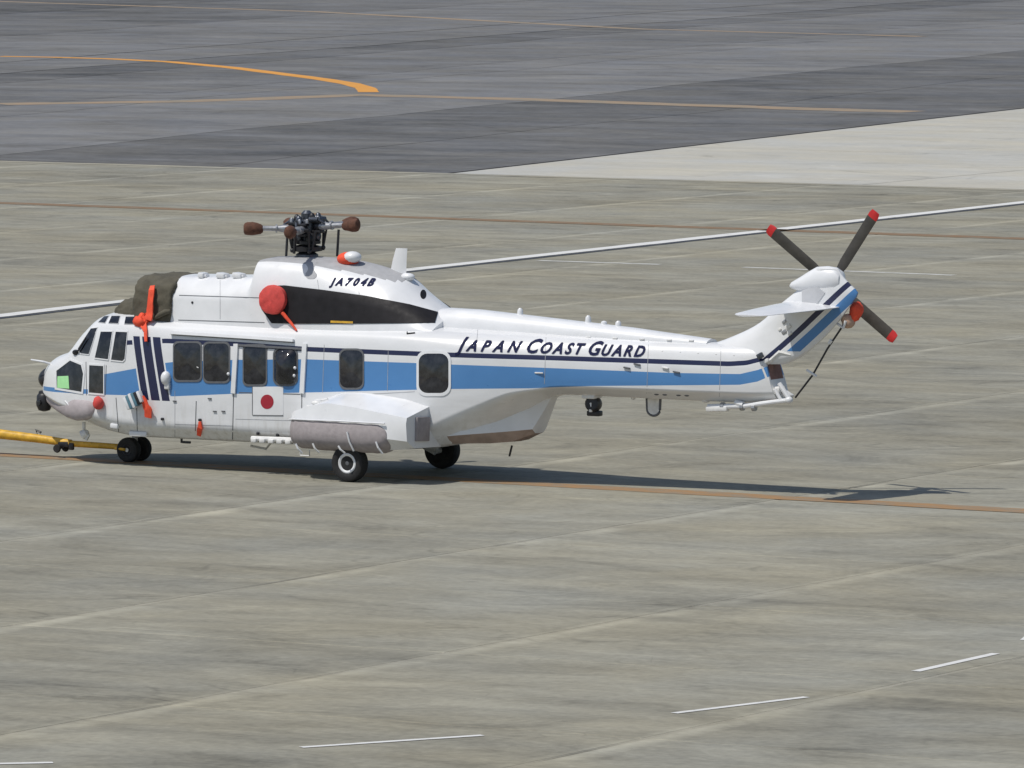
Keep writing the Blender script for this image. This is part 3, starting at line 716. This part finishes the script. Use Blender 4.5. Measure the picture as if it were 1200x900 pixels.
for px, py, w_ in ((919, 377, .05), (924, 383, .07), (919, 389, .06), (926, 391, .05), (914, 386, .04)):
    part('fin_fitting', lambda b: box(b, sight(FBVH, px, py)[0], (w_ * 1.5, .04, w_), Matrix.Rotation(-.7, 3, 'Y'), .01), GREYM if px % 2 else PWD, fin)
# stabiliser on the port side
bm = bmesh.new(); rr = []
for y, a, b, z, th in ((0.0, 12.62, 13.66, 3.10, .075), (-.6, 12.65, 13.62, 3.09, .07), (-1.4, 12.70, 13.46, 3.075, .05), (-1.88, 12.73, 13.34, 3.06, .036), (-1.98, 12.82, 13.26, 3.058, .010)):
    prof = [(0, 0), (.03, .5), (.12, .9), (.3, 1), (.6, .75), (.9, .3), (1, .08)]
    rr.append([(a + (b - a) * u, y, z + th * v) for u, v in prof] + [(a + (b - a) * u, y, z - th * v) for u, v in reversed(prof[1:])])
ring_loft(bm, rr); from_bm('stabiliser', bm, PW, heli, 40)
# tail rotor on the starboard side
th_c = Vector((13.17, .60, 3.44))
tro = part('tail_rotor_hub', lambda b: (lathe(b, [(.16, -.14), (.18, -.02), (.18, .06), (.10, .12), (.05, .14)], th_c, (0, 1, 0), 18)), STEEL, heli)
u1 = Vector((-1.17, 0, .87)).normalized(); u2 = Vector((.80, 0, 1.17)).normalized()
for dv, ln in ((u1, 1.46), (-u1, 1.46), (u2, 1.44), (-u2, 1.44)):
    sv = dv.cross(Vector((0, 1, 0)))
    def blade(b, r0, r1, n=6, tip=False):
        rings_ = []
        for i in range(n + 1):
            r_ = r0 + (r1 - r0) * i / n; tw = R(14 - 8 * r_); cw = .098 if r_ > .35 else .07
            if tip and i == n: cw *= .78
            c_ = th_c + dv * r_; ch = sv * math.cos(tw) + Vector((0, 1, 0)) * math.sin(tw); up_ = ch.cross(dv)
            rings_.append([c_ + ch * cw * k_ + up_ * .016 * h_ for k_, h_ in ((-1, 0), (-.6, 1), (.2, 1.1), (1, 0), (.2, -1.1), (-.6, -1))])
        ring_loft(b, rings_)
    bl = part('tail_rotor_blade', lambda b: blade(b, .22, ln - .13), BLADE, heli)
    part('blade_tip', lambda b: blade(b, ln - .128, ln, 2, True), RTIP, bl)
    part('blade_grip', lambda b: tube(b, [th_c + dv * .05, th_c + dv * .30], [.055, .05], 10), STEEL, tro)
# fold joint, tail bumper, strut
part('fold_frame', lambda b: (tube(b, [(12.34, -.24, 2.12), (12.44, -.25, 1.9), (12.56, -.20, 1.66)], .035, 8), tube(b, [(12.42, -.2, 2.16), (12.62, -.16, 2.34), (12.80, -.10, 2.30)], .035, 8), box(b, (12.60, -.1, 1.72), (.10, .22, .12), None, .02), box(b, (12.72, -.06, 1.64), (.16, .16, .09), Matrix.Rotation(.5, 3, 'Y'), .02)), PWD, heli)
part('fold_bulkhead', lambda b: ring_loft(b, [[Vector((12.36 + dx + .3 * (2.14 - z) * .8, y, z)) for y, z in full(chaikin([(0, 1.60), (.12, 1.60), (.22, 1.70), (.21, 2.1), (.15, 2.28), (0, 2.32)], 2))] for dx in (.0, .075)]), mat('primer_brown', (.16, .075, .06), .6, var=.3, scale=8), heli)
for q, (a, b_) in enumerate((((12.34, -.30, 2.28), .055), ((12.44, -.26, 2.20), .04))):
    part('fold_latch', lambda b: box(b, a, (b_ * 2, .06, b_ * 1.6), Matrix.Rotation(-.5, 3, 'Y'), .012), STEEL if q == 0 else PWD, fin)
bump_ = part('tail_bumper', lambda b: (tube(b, [(11.35, -.24, 1.40), (11.6, -.24, 1.42), (12.0, -.24, 1.44), (12.55, -.24, 1.53), (12.83, -.24, 1.57)], [.055, .05, .045, .04, .04], 10), tube(b, [(11.85, -.24, 1.5), (12.0, -.24, 1.46)], [.05, .06], 10), ellipsoid(b, (12.84, -.24, 1.575), (.07, .06, .06), None, 12), tube(b, [(12.84, -.24, 1.60), (12.66, -.24, 1.84)], .04, 8), tube(b, [(12.70, -.24, 1.56), (12.58, -.24, 1.74)], .03, 8)), PW, heli)
part('bumper_shoe', lambda b: (box(b, (11.52, -.24, 1.38), (.40, .12, .09), Matrix.Rotation(-.05, 3, 'Y'), .025)), PWD, bump_)
for x in (11.62, 11.98, 12.2): part('bumper_band', lambda b: lathe(b, [(.062, -.03), (.062, .03)], (x, -.24, 1.43), (1, 0, .02), 10), GREYM, bump_)
part('tail_strut', lambda b: tube(b, [(12.84, -.02, 1.60), (13.15, 0, 1.98), (13.42, 0, 2.42), (13.72, .05, 2.86)], .017, 8), BLK, heli)
part('strut_joint', lambda b: (tube(b, [(13.05, -.03, 2.06), (13.22, 0, 1.96)], .022, 8), tube(b, [(13.45, 0, 2.50), (13.49, 0, 2.56)], .03, 8)), PW, heli)

# --- belly and boom fittings
FZ = lambda x: HF['zb'](x)
part('searchlight', lambda b: (lathe(b, [(.12, -.13), (.135, -.06), (.135, .06), (.10, .13)], (9.12, -.12, 1.36), (.3, -.9, .1), 18), tube(b, [(9.12, 0, 1.40), (9.12, 0, 1.56)], .05, 10), box(b, (9.12, -.08, 1.20), (.24, .14, .09), None, .02)), BLK, heli)
part('searchlight_mount', lambda b: (box(b, (9.10, -.14, 1.49), (.24, .28, .08), None, .02), tube(b, [(9.06, -.28, 1.52), (9.22, -.40, 1.72)], .03, 8), box(b, (9.13, -.23, 1.31), (.05, .05, .16), None, .012)), PW, heli)
part('loop_antenna', lambda b: (tube(b, [(10.07, -.02, 1.52)] + [(10.20 + .12 * math.cos(t), -.02, 1.30 + .10 * math.sin(t)) for t in np.linspace(math.pi, 2 * math.pi, 10)] + [(10.33, -.02, 1.52)], .022, 8)), SEAL, heli)
part('antenna_plate', lambda b: ring_loft(b, [[Vector((10.20 + .11 * math.cos(t), dy, 1.30 + .09 * math.sin(t))) for t in np.linspace(math.pi, 2 * math.pi, 10)] + [Vector((10.31, dy, 1.50)), Vector((10.09, dy, 1.50))] for dy in (-.01, -.03)]), PWD, heli)
part('belly_lamp', lambda b: (ellipsoid(b, (11.25, -.15, 1.53), (.09, .08, .07), None, 14)), PW, heli)
part('belly_antenna', lambda b: (lathe(b, [(.04, 0), (.035, -.06), (.01, -.07)], (9.85, -.08, 1.52), (0, 0, 1), 10)), PW, heli)
for x in (10.45, 10.6, 10.85, 11.0): part('drain_vent', lambda b: ellipsoid(b, (*square(HBVH, x, 1.585, 'y')[0].to_tuple(),)[:3], (.045, .015, .018), None, 10), SEAL, heli)
part('belly_plank', lambda b: (tube(b, [(7.55, -.1, .60), (7.50, -.1, .42)], .018, 8)), BLK, heli)
part('handle', lambda b: box(b, HS(632, 437)[0] + Vector((0, -.01, 0)), (.16, .03, .025), None, .01), PWD, heli)
for px, py in ((735, 431), (747, 427), (793, 436), (780, 431)):
    part('footstep', lambda b: box(b, HS(px, py)[0] + Vector((0, -.015, 0)), (.12, .04, .025), Matrix.Rotation(.15, 3, 'Y'), .008), SEAL if px % 2 else PWD, heli)
# --- lower side fittings
st = part('boarding_step', lambda b: (tube(b, [(3.05, -1.06, .60), (4.2, -1.06, .61)], .045, 10), [box(b, (x, -1.08, .565 + .012 * math.sin(x * 37)), (.11, .12, .075), None, .02) for x in np.arange(3.12, 4.25, .17)]), PWD, heli)
for px, py in ((191, 491), (235, 492), (303, 508), (326, 510)): part('drain_stub', lambda b: box(b, HS(px, py)[0] + Vector((0, -.02, 0)), (.05, .05, .045), None, .012), BLK, heli)
for px, py in ((246, 467), (262, 482), (252, 482), (205, 470)): part('door_latch', lambda b: box(b, HS(px, py)[0] + Vector((0, -.01, 0)), (.07, .025, .02), None, .006), SEAL, heli)
part('belly_sensor', lambda b: (tube(b, [(1.35, -.6, .50), (1.35, -.6, .42)], .02, 8), box(b, (1.48, -.65, .44), (.16, .05, .04), None, .01)), BLK, heli)
part('belly_bracket', lambda b: tube(b, [(2.55, -.3, .40), (2.85, -.3, .36), (3.0, -.3, .52)], .02, 8), PWD, heli)
part('side_lamp', lambda b: ellipsoid(b, HS(195.5, 443)[0] + Vector((0, -.03, 0)), (.09, .09, .12), None, 16), PW, heli)
part('side_lamp_base', lambda b: box(b, HS(197, 452)[0] + Vector((0, -.02, 0)), (.10, .08, .12), None, .02), PWD, heli)
part('hoist_cable_clip', lambda b: (tube(b, [HS(478, 383)[0] + Vector((0, -.02, 0)), HS(478, 391)[0] + Vector((0, -.02, 0)), HS(487, 390)[0] + Vector((0, -.02, 0))], .014, 8)), BLK, heli)
# --- nose
part('radome', lambda b: ring_loft(b, [[Vector((x, -.02 + wy * math.cos(t), 1.38 + hz * math.sin(t))) for t in np.linspace(0, 2 * math.pi, 20, endpoint=False)] for x, wy, hz in ((-1.46, .50, .20), (-1.52, .515, .225), (-1.62, .47, .22), (-1.71, .37, .185), (-1.78, .23, .12), (-1.805, .10, .05), (-1.81, .02, .01))]), BLK, heli, 60)
cp = part('camera_turret', lambda b: (lathe(b, [(.10, .10), (.13, .06), (.14, -.10), (.10, -.19), (.03, -.21)], (-1.70, -.22, 1.02), (0, 0, 1), 18), box(b, (-1.66, -.20, 1.12), (.22, .22, .10), None, .03)), BLK, heli)
part('camera_lens', lambda b: lathe(b, [(.055, 0), (.055, .03), (.04, .035)], (-1.71, -.355, .97), (-.3, -1, 0), 12), GLS, cp)
part('pitot_tube', lambda b: tube(b, [(-1.30, -.50, 1.64), (-1.45, -.62, 1.70), (-1.70, -.62, 1.725)], [.022, .02, .015], 8), PW, heli)
part('windscreen_wiper', lambda b: (tube(b, [HS(88, 413.5)[0] + Vector((-.02, -.03, .02)), HS(94, 412)[0] + Vector((-.02, -.03, .02)), HS(103, 397)[0] + Vector((-.02, -.03, .02))], .016, 8), ellipsoid(b, HS(89, 413)[0], (.07, .05, .05), None, 10)), BLK, heli)
def nose_bag(b):
    rr_ = []
    for px, py, y, rv in ((55, 466, -.40, .02), (56.5, 467, -.44, .07), (61, 469, -.52, .11), (70, 473, -.66, .155), (80, 476.5, -.78, .19), (91, 479, -.89, .205), (101, 480, -.96, .185), (108, 479.5, -1.0, .14), (111.5, 479, -1.01, .08), (113, 478.5, -1.01, .02)):
        c_ = at_y(px, py, y)
        rr_.append([c_ + Vector((-.35, -.94, 0)) * .6 * rv * math.cos(t) + Vector((0, 0, 1)) * rv * math.sin(t) + Vector((0, 0, .016 * noise.noise(Vector((px * .12, t * 1.5, 3))))) for t in np.linspace(0, 2 * math.pi, 24, endpoint=False)])
    ring_loft(b, refine(rr_, 3))
nf = part('nose_float_bag', nose_bag, FLT2, heli, 70)
part('float_lacing', lambda b: tube(b, [at_y(76, 470, -.92), at_y(82, 476, -.95), at_y(88, 484, -.99), at_y(93, 490, -.98)], .014, 6), PW, nf)
part('landing_lamp', lambda b: (tube(b, [(-.62, -.62, .70), (-.62, -.62, .58)], .03, 8), lathe(b, [(.03, -.07), (.075, -.03), (.08, .06)], (-.60, -.62, .50), (-.8, -.3, -.5), 14), box(b, (-.55, -.62, .44), (.05, .05, .12), Matrix.Rotation(.5, 3, 'Y'), .012)), PWD, heli)
part('nose_step', lambda b: (box(b, HS(136, 499)[0] + Vector((0, -.03, 0)), (.16, .10, .09), Matrix.Rotation(.1, 3, 'Y'), .025)), PW, heli)
part('nose_gear_door', lambda b: (box(b, HS(163, 507)[0] + Vector((0, -.03, -.02)), (.36, .05, .09), None, .025)), PW, heli)

# --- sponsons with float bags
SPO = [(3.90, (1.00, .96), (1.06, .98), (1.14, .92), (1.14, .80), (1.0, .70), (.8, .66)),
       (4.02, (1.00, 1.08), (1.33, 1.09), (1.37, .99), (1.38, .76), (1.18, .60), (.8, .55)),
       (4.25, (1.00, 1.20), (1.48, 1.17), (1.53, 1.01), (1.55, .75), (1.32, .55), (.8, .52)),
       (4.6, (1.00, 1.37), (1.57, 1.26), (1.62, 1.02), (1.65, .75), (1.42, .53), (.8, .52)),
       (4.9, (1.00, 1.46), (1.61, 1.30), (1.66, 1.025), (1.69, .75), (1.46, .53), (.8, .52)),
       (5.2, (1.00, 1.47), (1.64, 1.28), (1.69, 1.03), (1.72, .75), (1.5, .53), (.8, .52)),
       (6.0, (1.00, 1.40), (1.71, 1.19), (1.75, 1.03), (1.76, .77), (1.55, .56), (.8, .54)),
       (6.50, (.92, 1.29), (1.74, 1.13), (1.77, 1.03), (1.74, .74), (1.5, .61), (.7, .58))]
SF = [[pchip([s[0] for s in SPO], [s[i + 1][j] for s in SPO]) for j in range(2)] for i in range(6)]
for sg in (-1, 1):
    bm = bmesh.new(); rr = []
    for x in sorted(set(list(np.arange(3.90, 4.6, .06)) + list(np.arange(4.6, 6.5, .12)) + [6.5])):
        ring = [(x, sg * SF[i][0](x), SF[i][1](x)) for i in range(6)] + [(x, sg * .6, SF[5][1](x)), (x, sg * .6, SF[0][1](x) - .05)]
        rr.append(ring)
    ring_loft(bm, rr)
    es = [e for e in bm.edges if e.is_manifold and e.calc_face_angle(0) > R(40)]
    bmesh.ops.bevel(bm, geom=es, offset=.018, segments=2, affect='EDGES', profile=.5)
    spn = from_bm('sponson', bm, PW, heli, 22)
    # grey side float
    bm = bmesh.new(); rr = []
    for x in [3.865, 3.90, 3.96, 4.05, 4.2] + list(np.arange(4.4, 5.9, .1)) + [5.95, 6.03, 6.09, 6.12]:
        e0 = min(1, max(.05, math.sqrt(max(0, 1 - ((4.25 - x) / .39) ** 2)) if x < 4.25 else 1)); e1 = min(1, max(.12, math.sqrt(max(0, 1 - ((x - 5.86) / .27) ** 2)) if x > 5.86 else 1)); e = min(e0, e1)
        xx = min(max(x, 3.91), 6.49); yo, zo = SF[2][0](xx), SF[2][1](xx); yl, zl = SF[3][0](xx), SF[3][1](xx); yb, zb = SF[4][0](xx), SF[4][1](xx)
        zm = .78
        pts = [(yo - .08, 1.0), (yo + .005, 1.01), (yo + .045, .95), (yl + .06, .78), (yl + .02, .62), (yb + .06, .505), (yb - .12, .49), (yb - .2, .56)]
        pts = chaikin(pts, 2)
        rr.append([Vector((x, sg * (y if e == 1 else y - (1 - e) * .06), zm + (z - zm) * (.35 + .65 * e))) + Vector((0, 0, .012 * noise.noise(Vector((x * 5, y * 4, z * 4))))) for y, z in pts])
    ring_loft(bm, rr, True, True)
    fb = from_bm('float_bag', bm, FLT, spn, 60)
    part('float_rail', lambda b: tube(b, [(x, sg * (SF[2][0](x) + .035), SF[2][1](x) - .005) for x in np.arange(4.0, 6.12, .15)], .016, 6), PW, fb)
    for x, l0, l1 in ((4.42, .62, .46), (4.75, .64, .48), (5.25, .62, .50), (5.42, .86, .54), (5.98, .72, .52)):
        part('float_hook', lambda b: tube(b, [(x - .04, sg * 1.80, l0), (x, sg * 1.80, (l0 + l1) / 2), (x + .05, sg * 1.74, l1)], .017, 6), PW if x != 4.75 else PWD, fb)
    part('rear_float_panel', lambda b: box(b, (6.515, sg * 1.27, .915), (.05, .42, .40), Matrix.Rotation(sg * .06, 3, 'X'), .012), FLT, spn)
    part('towing_ring', lambda b: [tube(b, [(4.28, sg * 1.50, .50), (4.28, sg * 1.50, .40), (4.46, sg * 1.50, .40), (4.46, sg * 1.50, .50)], .012, 6)], PWD, spn)
    part('filler_cap', lambda b: (ellipsoid(b, (4.55, sg * 1.40, 1.28), (.10, .08, .05), None, 12), box(b, (4.40, sg * 1.38, 1.21), (.14, .08, .04), None, .012), tube(b, [(4.48, sg * 1.3, 1.31), (4.70, sg * 1.3, 1.34)], .02, 8)), PWD, spn)
# --- wheels
def wheel(c, r, wd, sg, rim_r, rim_m=None):
    c = Vector(c); t = empty('landing_wheel', c); t.parent = heli
    def sub(n_, fn, mt, sh=40):
        o = part(n_, fn, mt, t, sh); o.matrix_parent_inverse = Matrix.Translation(-c); return o
    h = wd / 2; k_ = rim_r
    sub('tyre', lambda b: lathe(b, [(k_, -h * .75), (k_ + .02, -h * .9), (r * .80, -h), (r * .93, -h * .86), (r * .985, -h * .55), (r, -h * .2), (r, h * .2), (r * .985, h * .55), (r * .93, h * .86), (r * .80, h), (k_ + .02, h * .9), (k_, h * .75)], c, (0, sg, 0), 40), RUB)
    sub('rim', lambda b: lathe(b, [(k_ * 1.02, -h * .6), (k_ * 1.03, h * .80), (k_ * .93, h * .86), (k_ * .72, h * .74), (k_ * .55, h * .5), (k_ * .3, h * .46)], c, (0, sg, 0), 32), rim_m or PW)
    sub('hub_cap', lambda b: (lathe(b, [(k_ * .52, h * .40), (k_ * .48, h * .56), (k_ * .25, h * .62), (k_ * .2, h * .78), (.01, h * .80)], c, (0, sg, 0), 20), [lathe(b, [(.014, h * .5), (.014, h * .66)], c + Vector((math.cos(a) * k_ * .66, 0, math.sin(a) * k_ * .66)), (0, sg, 0), 6) for a in np.linspace(0, 2 * math.pi, 8, endpoint=False)]), SEAL)
    return t
wheel((5.25, -1.50, .315), .315, .24, -1, .165); wheel((5.25, 1.50, .315), .315, .24, 1, .165)
wheel((0, -.17, .215), .215, .17, -1, .095, BLK); wheel((0, .17, .215), .215, .17, 1, .095, BLK)
for sg in (-1, 1):
    part('main_gear_leg', lambda b: (tube(b, [(5.25, sg * 1.50, .315), (5.25, sg * 1.28, .315)], .05, 10), tube(b, [(5.25, sg * 1.30, .30), (5.0, sg * 1.28, .42), (4.75, sg * 1.25, .62)], [.07, .075, .08], 10), tube(b, [(5.25, sg * 1.28, .34), (5.35, sg * 1.26, .70)], .06, 10)), PWD, heli)
part('nose_gear_leg', lambda b: (tube(b, [(0, -.24, .215), (0, .24, .215)], .035, 10), tube(b, [(0, 0, .215), (.03, 0, .70)], [.05, .06], 12), tube(b, [(.04, 0, .42), (.35, 0, .62)], .03, 8)), PWD, heli)

# ================================================================== LOOSE COVERS, RIBBONS, TOW BAR
def wrinkle(o, amp, sc):
    for v in o.data.vertices:
        n_ = v.normal; v.co += n_ * amp * noise.fractal(v.co * sc, 1.0, 2.0, 4)
# olive engine intake cover
bm = bmesh.new(); rr = []
for x, wd, zt, zb in ((-.44, .30, 2.66, 2.46), (-.42, .46, 2.74, 2.44), (-.33, .54, 2.81, 2.44), (-.1, .60, 2.84, 2.46), (.06, .64, 2.86, 2.46), (.10, .72, 3.12, 2.44), (.15, .77, 3.24, 2.42), (.26, .80, 3.26, 2.40), (.5, .82, 3.255, 2.38), (.75, .83, 3.245, 2.38), (.90, .83, 3.23, 2.38), (.915, .80, 3.20, 2.40)):
    x += .36; h = chaikin([(0, zb), (wd * .9, zb), (wd, zb + .04), (wd * 1.0, (zt + zb) / 2), (wd * .92, zt - .14 * (zt - zb) / .8), (wd * .62, zt), (0, zt)], 3); rr.append([(x, y, z) for y, z in full(h)])
ring_loft(bm, refine(rr, 4)); cov = from_bm('intake_cover', bm, OLV, None, 75); wrinkle(cov, .035, 3.2); wrinkle(cov, .022, 8)
tag(cov, 'olive canvas cover strapped over the engine intakes above the cockpit', 'cover')
bm = bmesh.new(); tube(bm, [(.96, -.86, 2.52), (1.08, -.87, 2.60), (1.21, -.86, 2.66), (1.28, -.84, 2.67)], [.02, .045, .05, .03], 8); from_bm('cover_fold', bm, OLV, cov, 60)
# red exhaust plugs
for sg, lb in ((-1, 'round red padded plug in the exhaust beside the black cowling panel'), (1, 'round red padded exhaust plug on the far side of the cowling')):
    l, nn = CS(322, 351.5); nd = Vector((.18, -1, .12)).normalized()
    pos_ = l + nd * .0
    bm = bmesh.new(); lathe(bm, [(.235, -.20), (.245, .02), (.25, .10), (.235, .14), (.19, .155), (.06, .165)], pos_, nd, 32)
    if sg > 0:
        for v in bm.verts: v.co.y *= -1
    ex = from_bm('exhaust_plug', bm, REDF, None, 50); wrinkle(ex, .012, 8)
    tag(ex, lb, 'cover', 'red exhaust plugs')
    def cd_(b):
        pts = [CS(333, 366)[0] + Vector((0, -.06, 0)), CS(338, 372)[0] + Vector((0, -.05, -.01)), CS(343, 377.5)[0] + Vector((0, -.04, -.02)), HS(349, 387)[0] + Vector((0, -.04, 0))]
        tube(b, pts, [.035, .03, .025, .015], 8)
        if sg > 0:
            for v in b.verts: v.co.y *= -1
    part('lanyard', cd_, ORG, ex)
# beacon with orange and white cover
bm = bmesh.new(); ellipsoid(bm, (4.44, -.22, 3.62), (.20, .17, .12), None, 18)
bc = tag(from_bm('beacon_cover', bm, ORG, None, 50), 'small orange and white cover on the cowling roof behind the rotor mast', 'cover')
bm = bmesh.new(); ellipsoid(bm, (4.54, -.25, 3.655), (.16, .15, .10), None, 16); from_bm('white_cap', bm, PW, bc, 50)
# orange ribbon down the intake cover
def ribbon3(name, pts, wd, mt, label, cat='ribbon', group='warning ribbons on the helicopter', th=.012, sidev=Vector((1, 0, 0))):
    bm = bmesh.new(); P = [Vector(p) for p in pts]; rr = []
    for i, p in enumerate(P):
        d = (P[min(i + 1, len(P) - 1)] - P[max(0, i - 1)]).normalized(); s = (sidev - d * sidev.dot(d)).normalized(); n_ = s.cross(d)
        w_ = wd[i] if isinstance(wd, (list, tuple)) else wd
        rr.append([p + s * w_ / 2 + n_ * th, p - s * w_ / 2 + n_ * th, p - s * w_ / 2 - n_ * th, p + s * w_ / 2 - n_ * th])
    ring_loft(bm, refine(rr, 3)); o = from_bm(name, bm, mt, None, 30); wrinkle(o, .012, 11)
    return tag(o, label, cat, group)
ribbon3('warning_ribbon', [at_y(179, 335, -.80), at_y(178, 340, -.86), at_y(176, 355, -.90), at_y(175.5, 368, -.92), at_y(173, 375, -.95)], [.09, .10, .11, .13, .16], ORG, 'orange red ribbon hanging down the olive intake cover')
b_ = HS(168, 379)[0]; c_ = HS(172, 388)[0]; d_ = HS(172.5, 400)[0]
rb = ribbon3('warning_ribbon', [b_ + Vector((.03, -.05, 0)), c_ + Vector((0, -.04, 0)), d_ + Vector((0, -.04, 0))], [.12, .07, .05], ORG, 'crumpled orange ribbon bundle above the navy diagonal stripes')
bm = bmesh.new(); ellipsoid(bm, HS(169, 377)[0] + Vector((0, -.03, .02)), (.15, .09, .12), None, 24); o = from_bm('bundle', bm, ORG, rb, 80); wrinkle(o, .10, 7); wrinkle(o, .03, 20)
ribbon3('warning_ribbon', [HS(171, 464)[0] + Vector((0, -.10, 0)), HS(174, 473)[0] + Vector((0, -.10, 0)), HS(177, 480)[0] + Vector((0, -.09, 0)), HS(176, 489)[0] + Vector((0, -.06, 0))], [.06, .11, .15, .12], ORG, 'red ribbon hanging below the striped pitot cover')
ribbon3('warning_ribbon', [HS(236, 494)[0] + Vector((0, -.05, 0)), HS(236.5, 501)[0] + Vector((0, -.06, 0)), HS(235, 510)[0] + Vector((0, -.05, 0))], [.04, .09, .07], ORG, 'short faded red ribbon hanging low under the first cabin window')
bm = bmesh.new(); q = HS(117.5, 472)[0]; ellipsoid(bm, q + Vector((0, -.06, 0)), (.10, .09, .11), None, 16)
pl = tag(from_bm('nose_plug', bm, REDF, None, 50), 'small red plug at the rear end of the nose float bag', 'cover'); wrinkle(pl, .015, 12)
# striped pitot cover
q = HS(162, 468)[0] + Vector((0, -.12, 0)); rt = Matrix.Rotation(-.45, 3, 'Y')
pc = tag(empty('pitot_cover', q), 'small pitot cover with blue and white stripes below the navy stripes', 'cover')
for i, mt in enumerate((PW, TEAL, PW, TEAL, BLK, PW)):
    bm = bmesh.new(); box(bm, q + rt @ Vector((-.15 + i * .058, 0, 0)), (.056, .11, .26 - .02 * abs(i - 2)), rt, .012)
    o = from_bm('stripe', bm, mt, pc, 40); o.matrix_parent_inverse = Matrix.Translation(-q)
bm = bmesh.new(); tube(bm, [q + Vector((.1, .02, .0)), q + Vector((.15, .22, .02))], .03, 8); o = from_bm('mount', bm, PWD, pc); o.matrix_parent_inverse = Matrix.Translation(-q)
# orange cover at the fin top
bm = bmesh.new(); vs = ellipsoid(bm, (13.83, .18, 3.02), (.10, .10, .17), Matrix.Rotation(.4, 3, 'Y'), 18, .8)
fc = tag(from_bm('tail_lamp_cover', bm, ORG, None, 60), 'orange and tan fabric cover hung behind the tail fin', 'cover'); wrinkle(fc, .05, 6)
bm = bmesh.new(); ellipsoid(bm, (13.73, .12, 2.88), (.11, .10, .11), None, 16, .8); o = from_bm('tan_flap', bm, TAN, fc, 60); wrinkle(o, .04, 7)
bm = bmesh.new(); tube(bm, [(13.58, .05, 2.82), (13.70, .02, 2.76), (13.74, .02, 2.88)], .025, 8); from_bm('tie', bm, PW, fc)
# green sheet behind the nose window
gp = patch('green_sheet', densu([(67.8, 441), (80.5, 440.5), (81.5, 455.5), (67.5, 454.5)], 3), HS, .010, GRN, None, rings=3)
tag(gp, 'light green sheet in the lower nose window', 'sheet')
# yellow tow bar
tb = tag(empty('tow_bar', (-2.0, 0, 0)), 'yellow tow bar attached to the twin nose wheels', 'tow bar')
def tbp(n_, fn, mt, par=None):
    o = part(n_, fn, mt, par or tb)
    if par is None: o.matrix_parent_inverse = Matrix.Translation((2.0, 0, 0))
    return o
tbp('shaft', lambda b: (tube(b, [(-.22, 0, .24), (-1.3, 0, .255)], [.05, .055], 12), tube(b, [(-1.3, 0, .26), (-2.0, 0, .315), (-2.8, 0, .36), (-4.4, 0, .44)], [.065, .075, .085, .085], 12)), YEL)
tbp('fork', lambda b: (box(b, (-.22, 0, .235), (.10, .46, .06), None, .015), tube(b, [(-.24, -.20, .235), (-.02, -.275, .225)], .025, 8), tube(b, [(-.24, .20, .235), (-.02, .275, .225)], .025, 8)), YEL)
tbp('clamp', lambda b: (box(b, (-1.42, 0, .24), (.22, .14, .10), None, .02), box(b, (-1.25, -.06, .21), (.10, .06, .12), None, .02)), BLK)
tbp('handle', lambda b: (tube(b, [(-1.98, 0, .34), (-2.02, 0, .46), (-1.92, 0, .42)], .022, 8)), BLK)
tbp('hitch_eye', lambda b: tube(b, [(-4.48 + .09 * math.cos(t), .09 * math.sin(t), .445) for t in np.linspace(0, 2 * math.pi, 17)], .025, 8), BLK)
for sg in (-1, 1):
    tbp('support_wheel', lambda b: lathe(b, [(.03, -.025), (.065, -.025), (.075, 0), (.065, .025), (.03, .025)], (-1.5, sg * .13, .17), (0, 1, 0), 18), RUB)
tbp('wheel_axle', lambda b: (tube(b, [(-1.5, -.13, .17), (-1.5, .13, .17)], .015, 8), tube(b, [(-1.5, 0, .17), (-1.45, 0, .24)], .02, 8)), BLK)
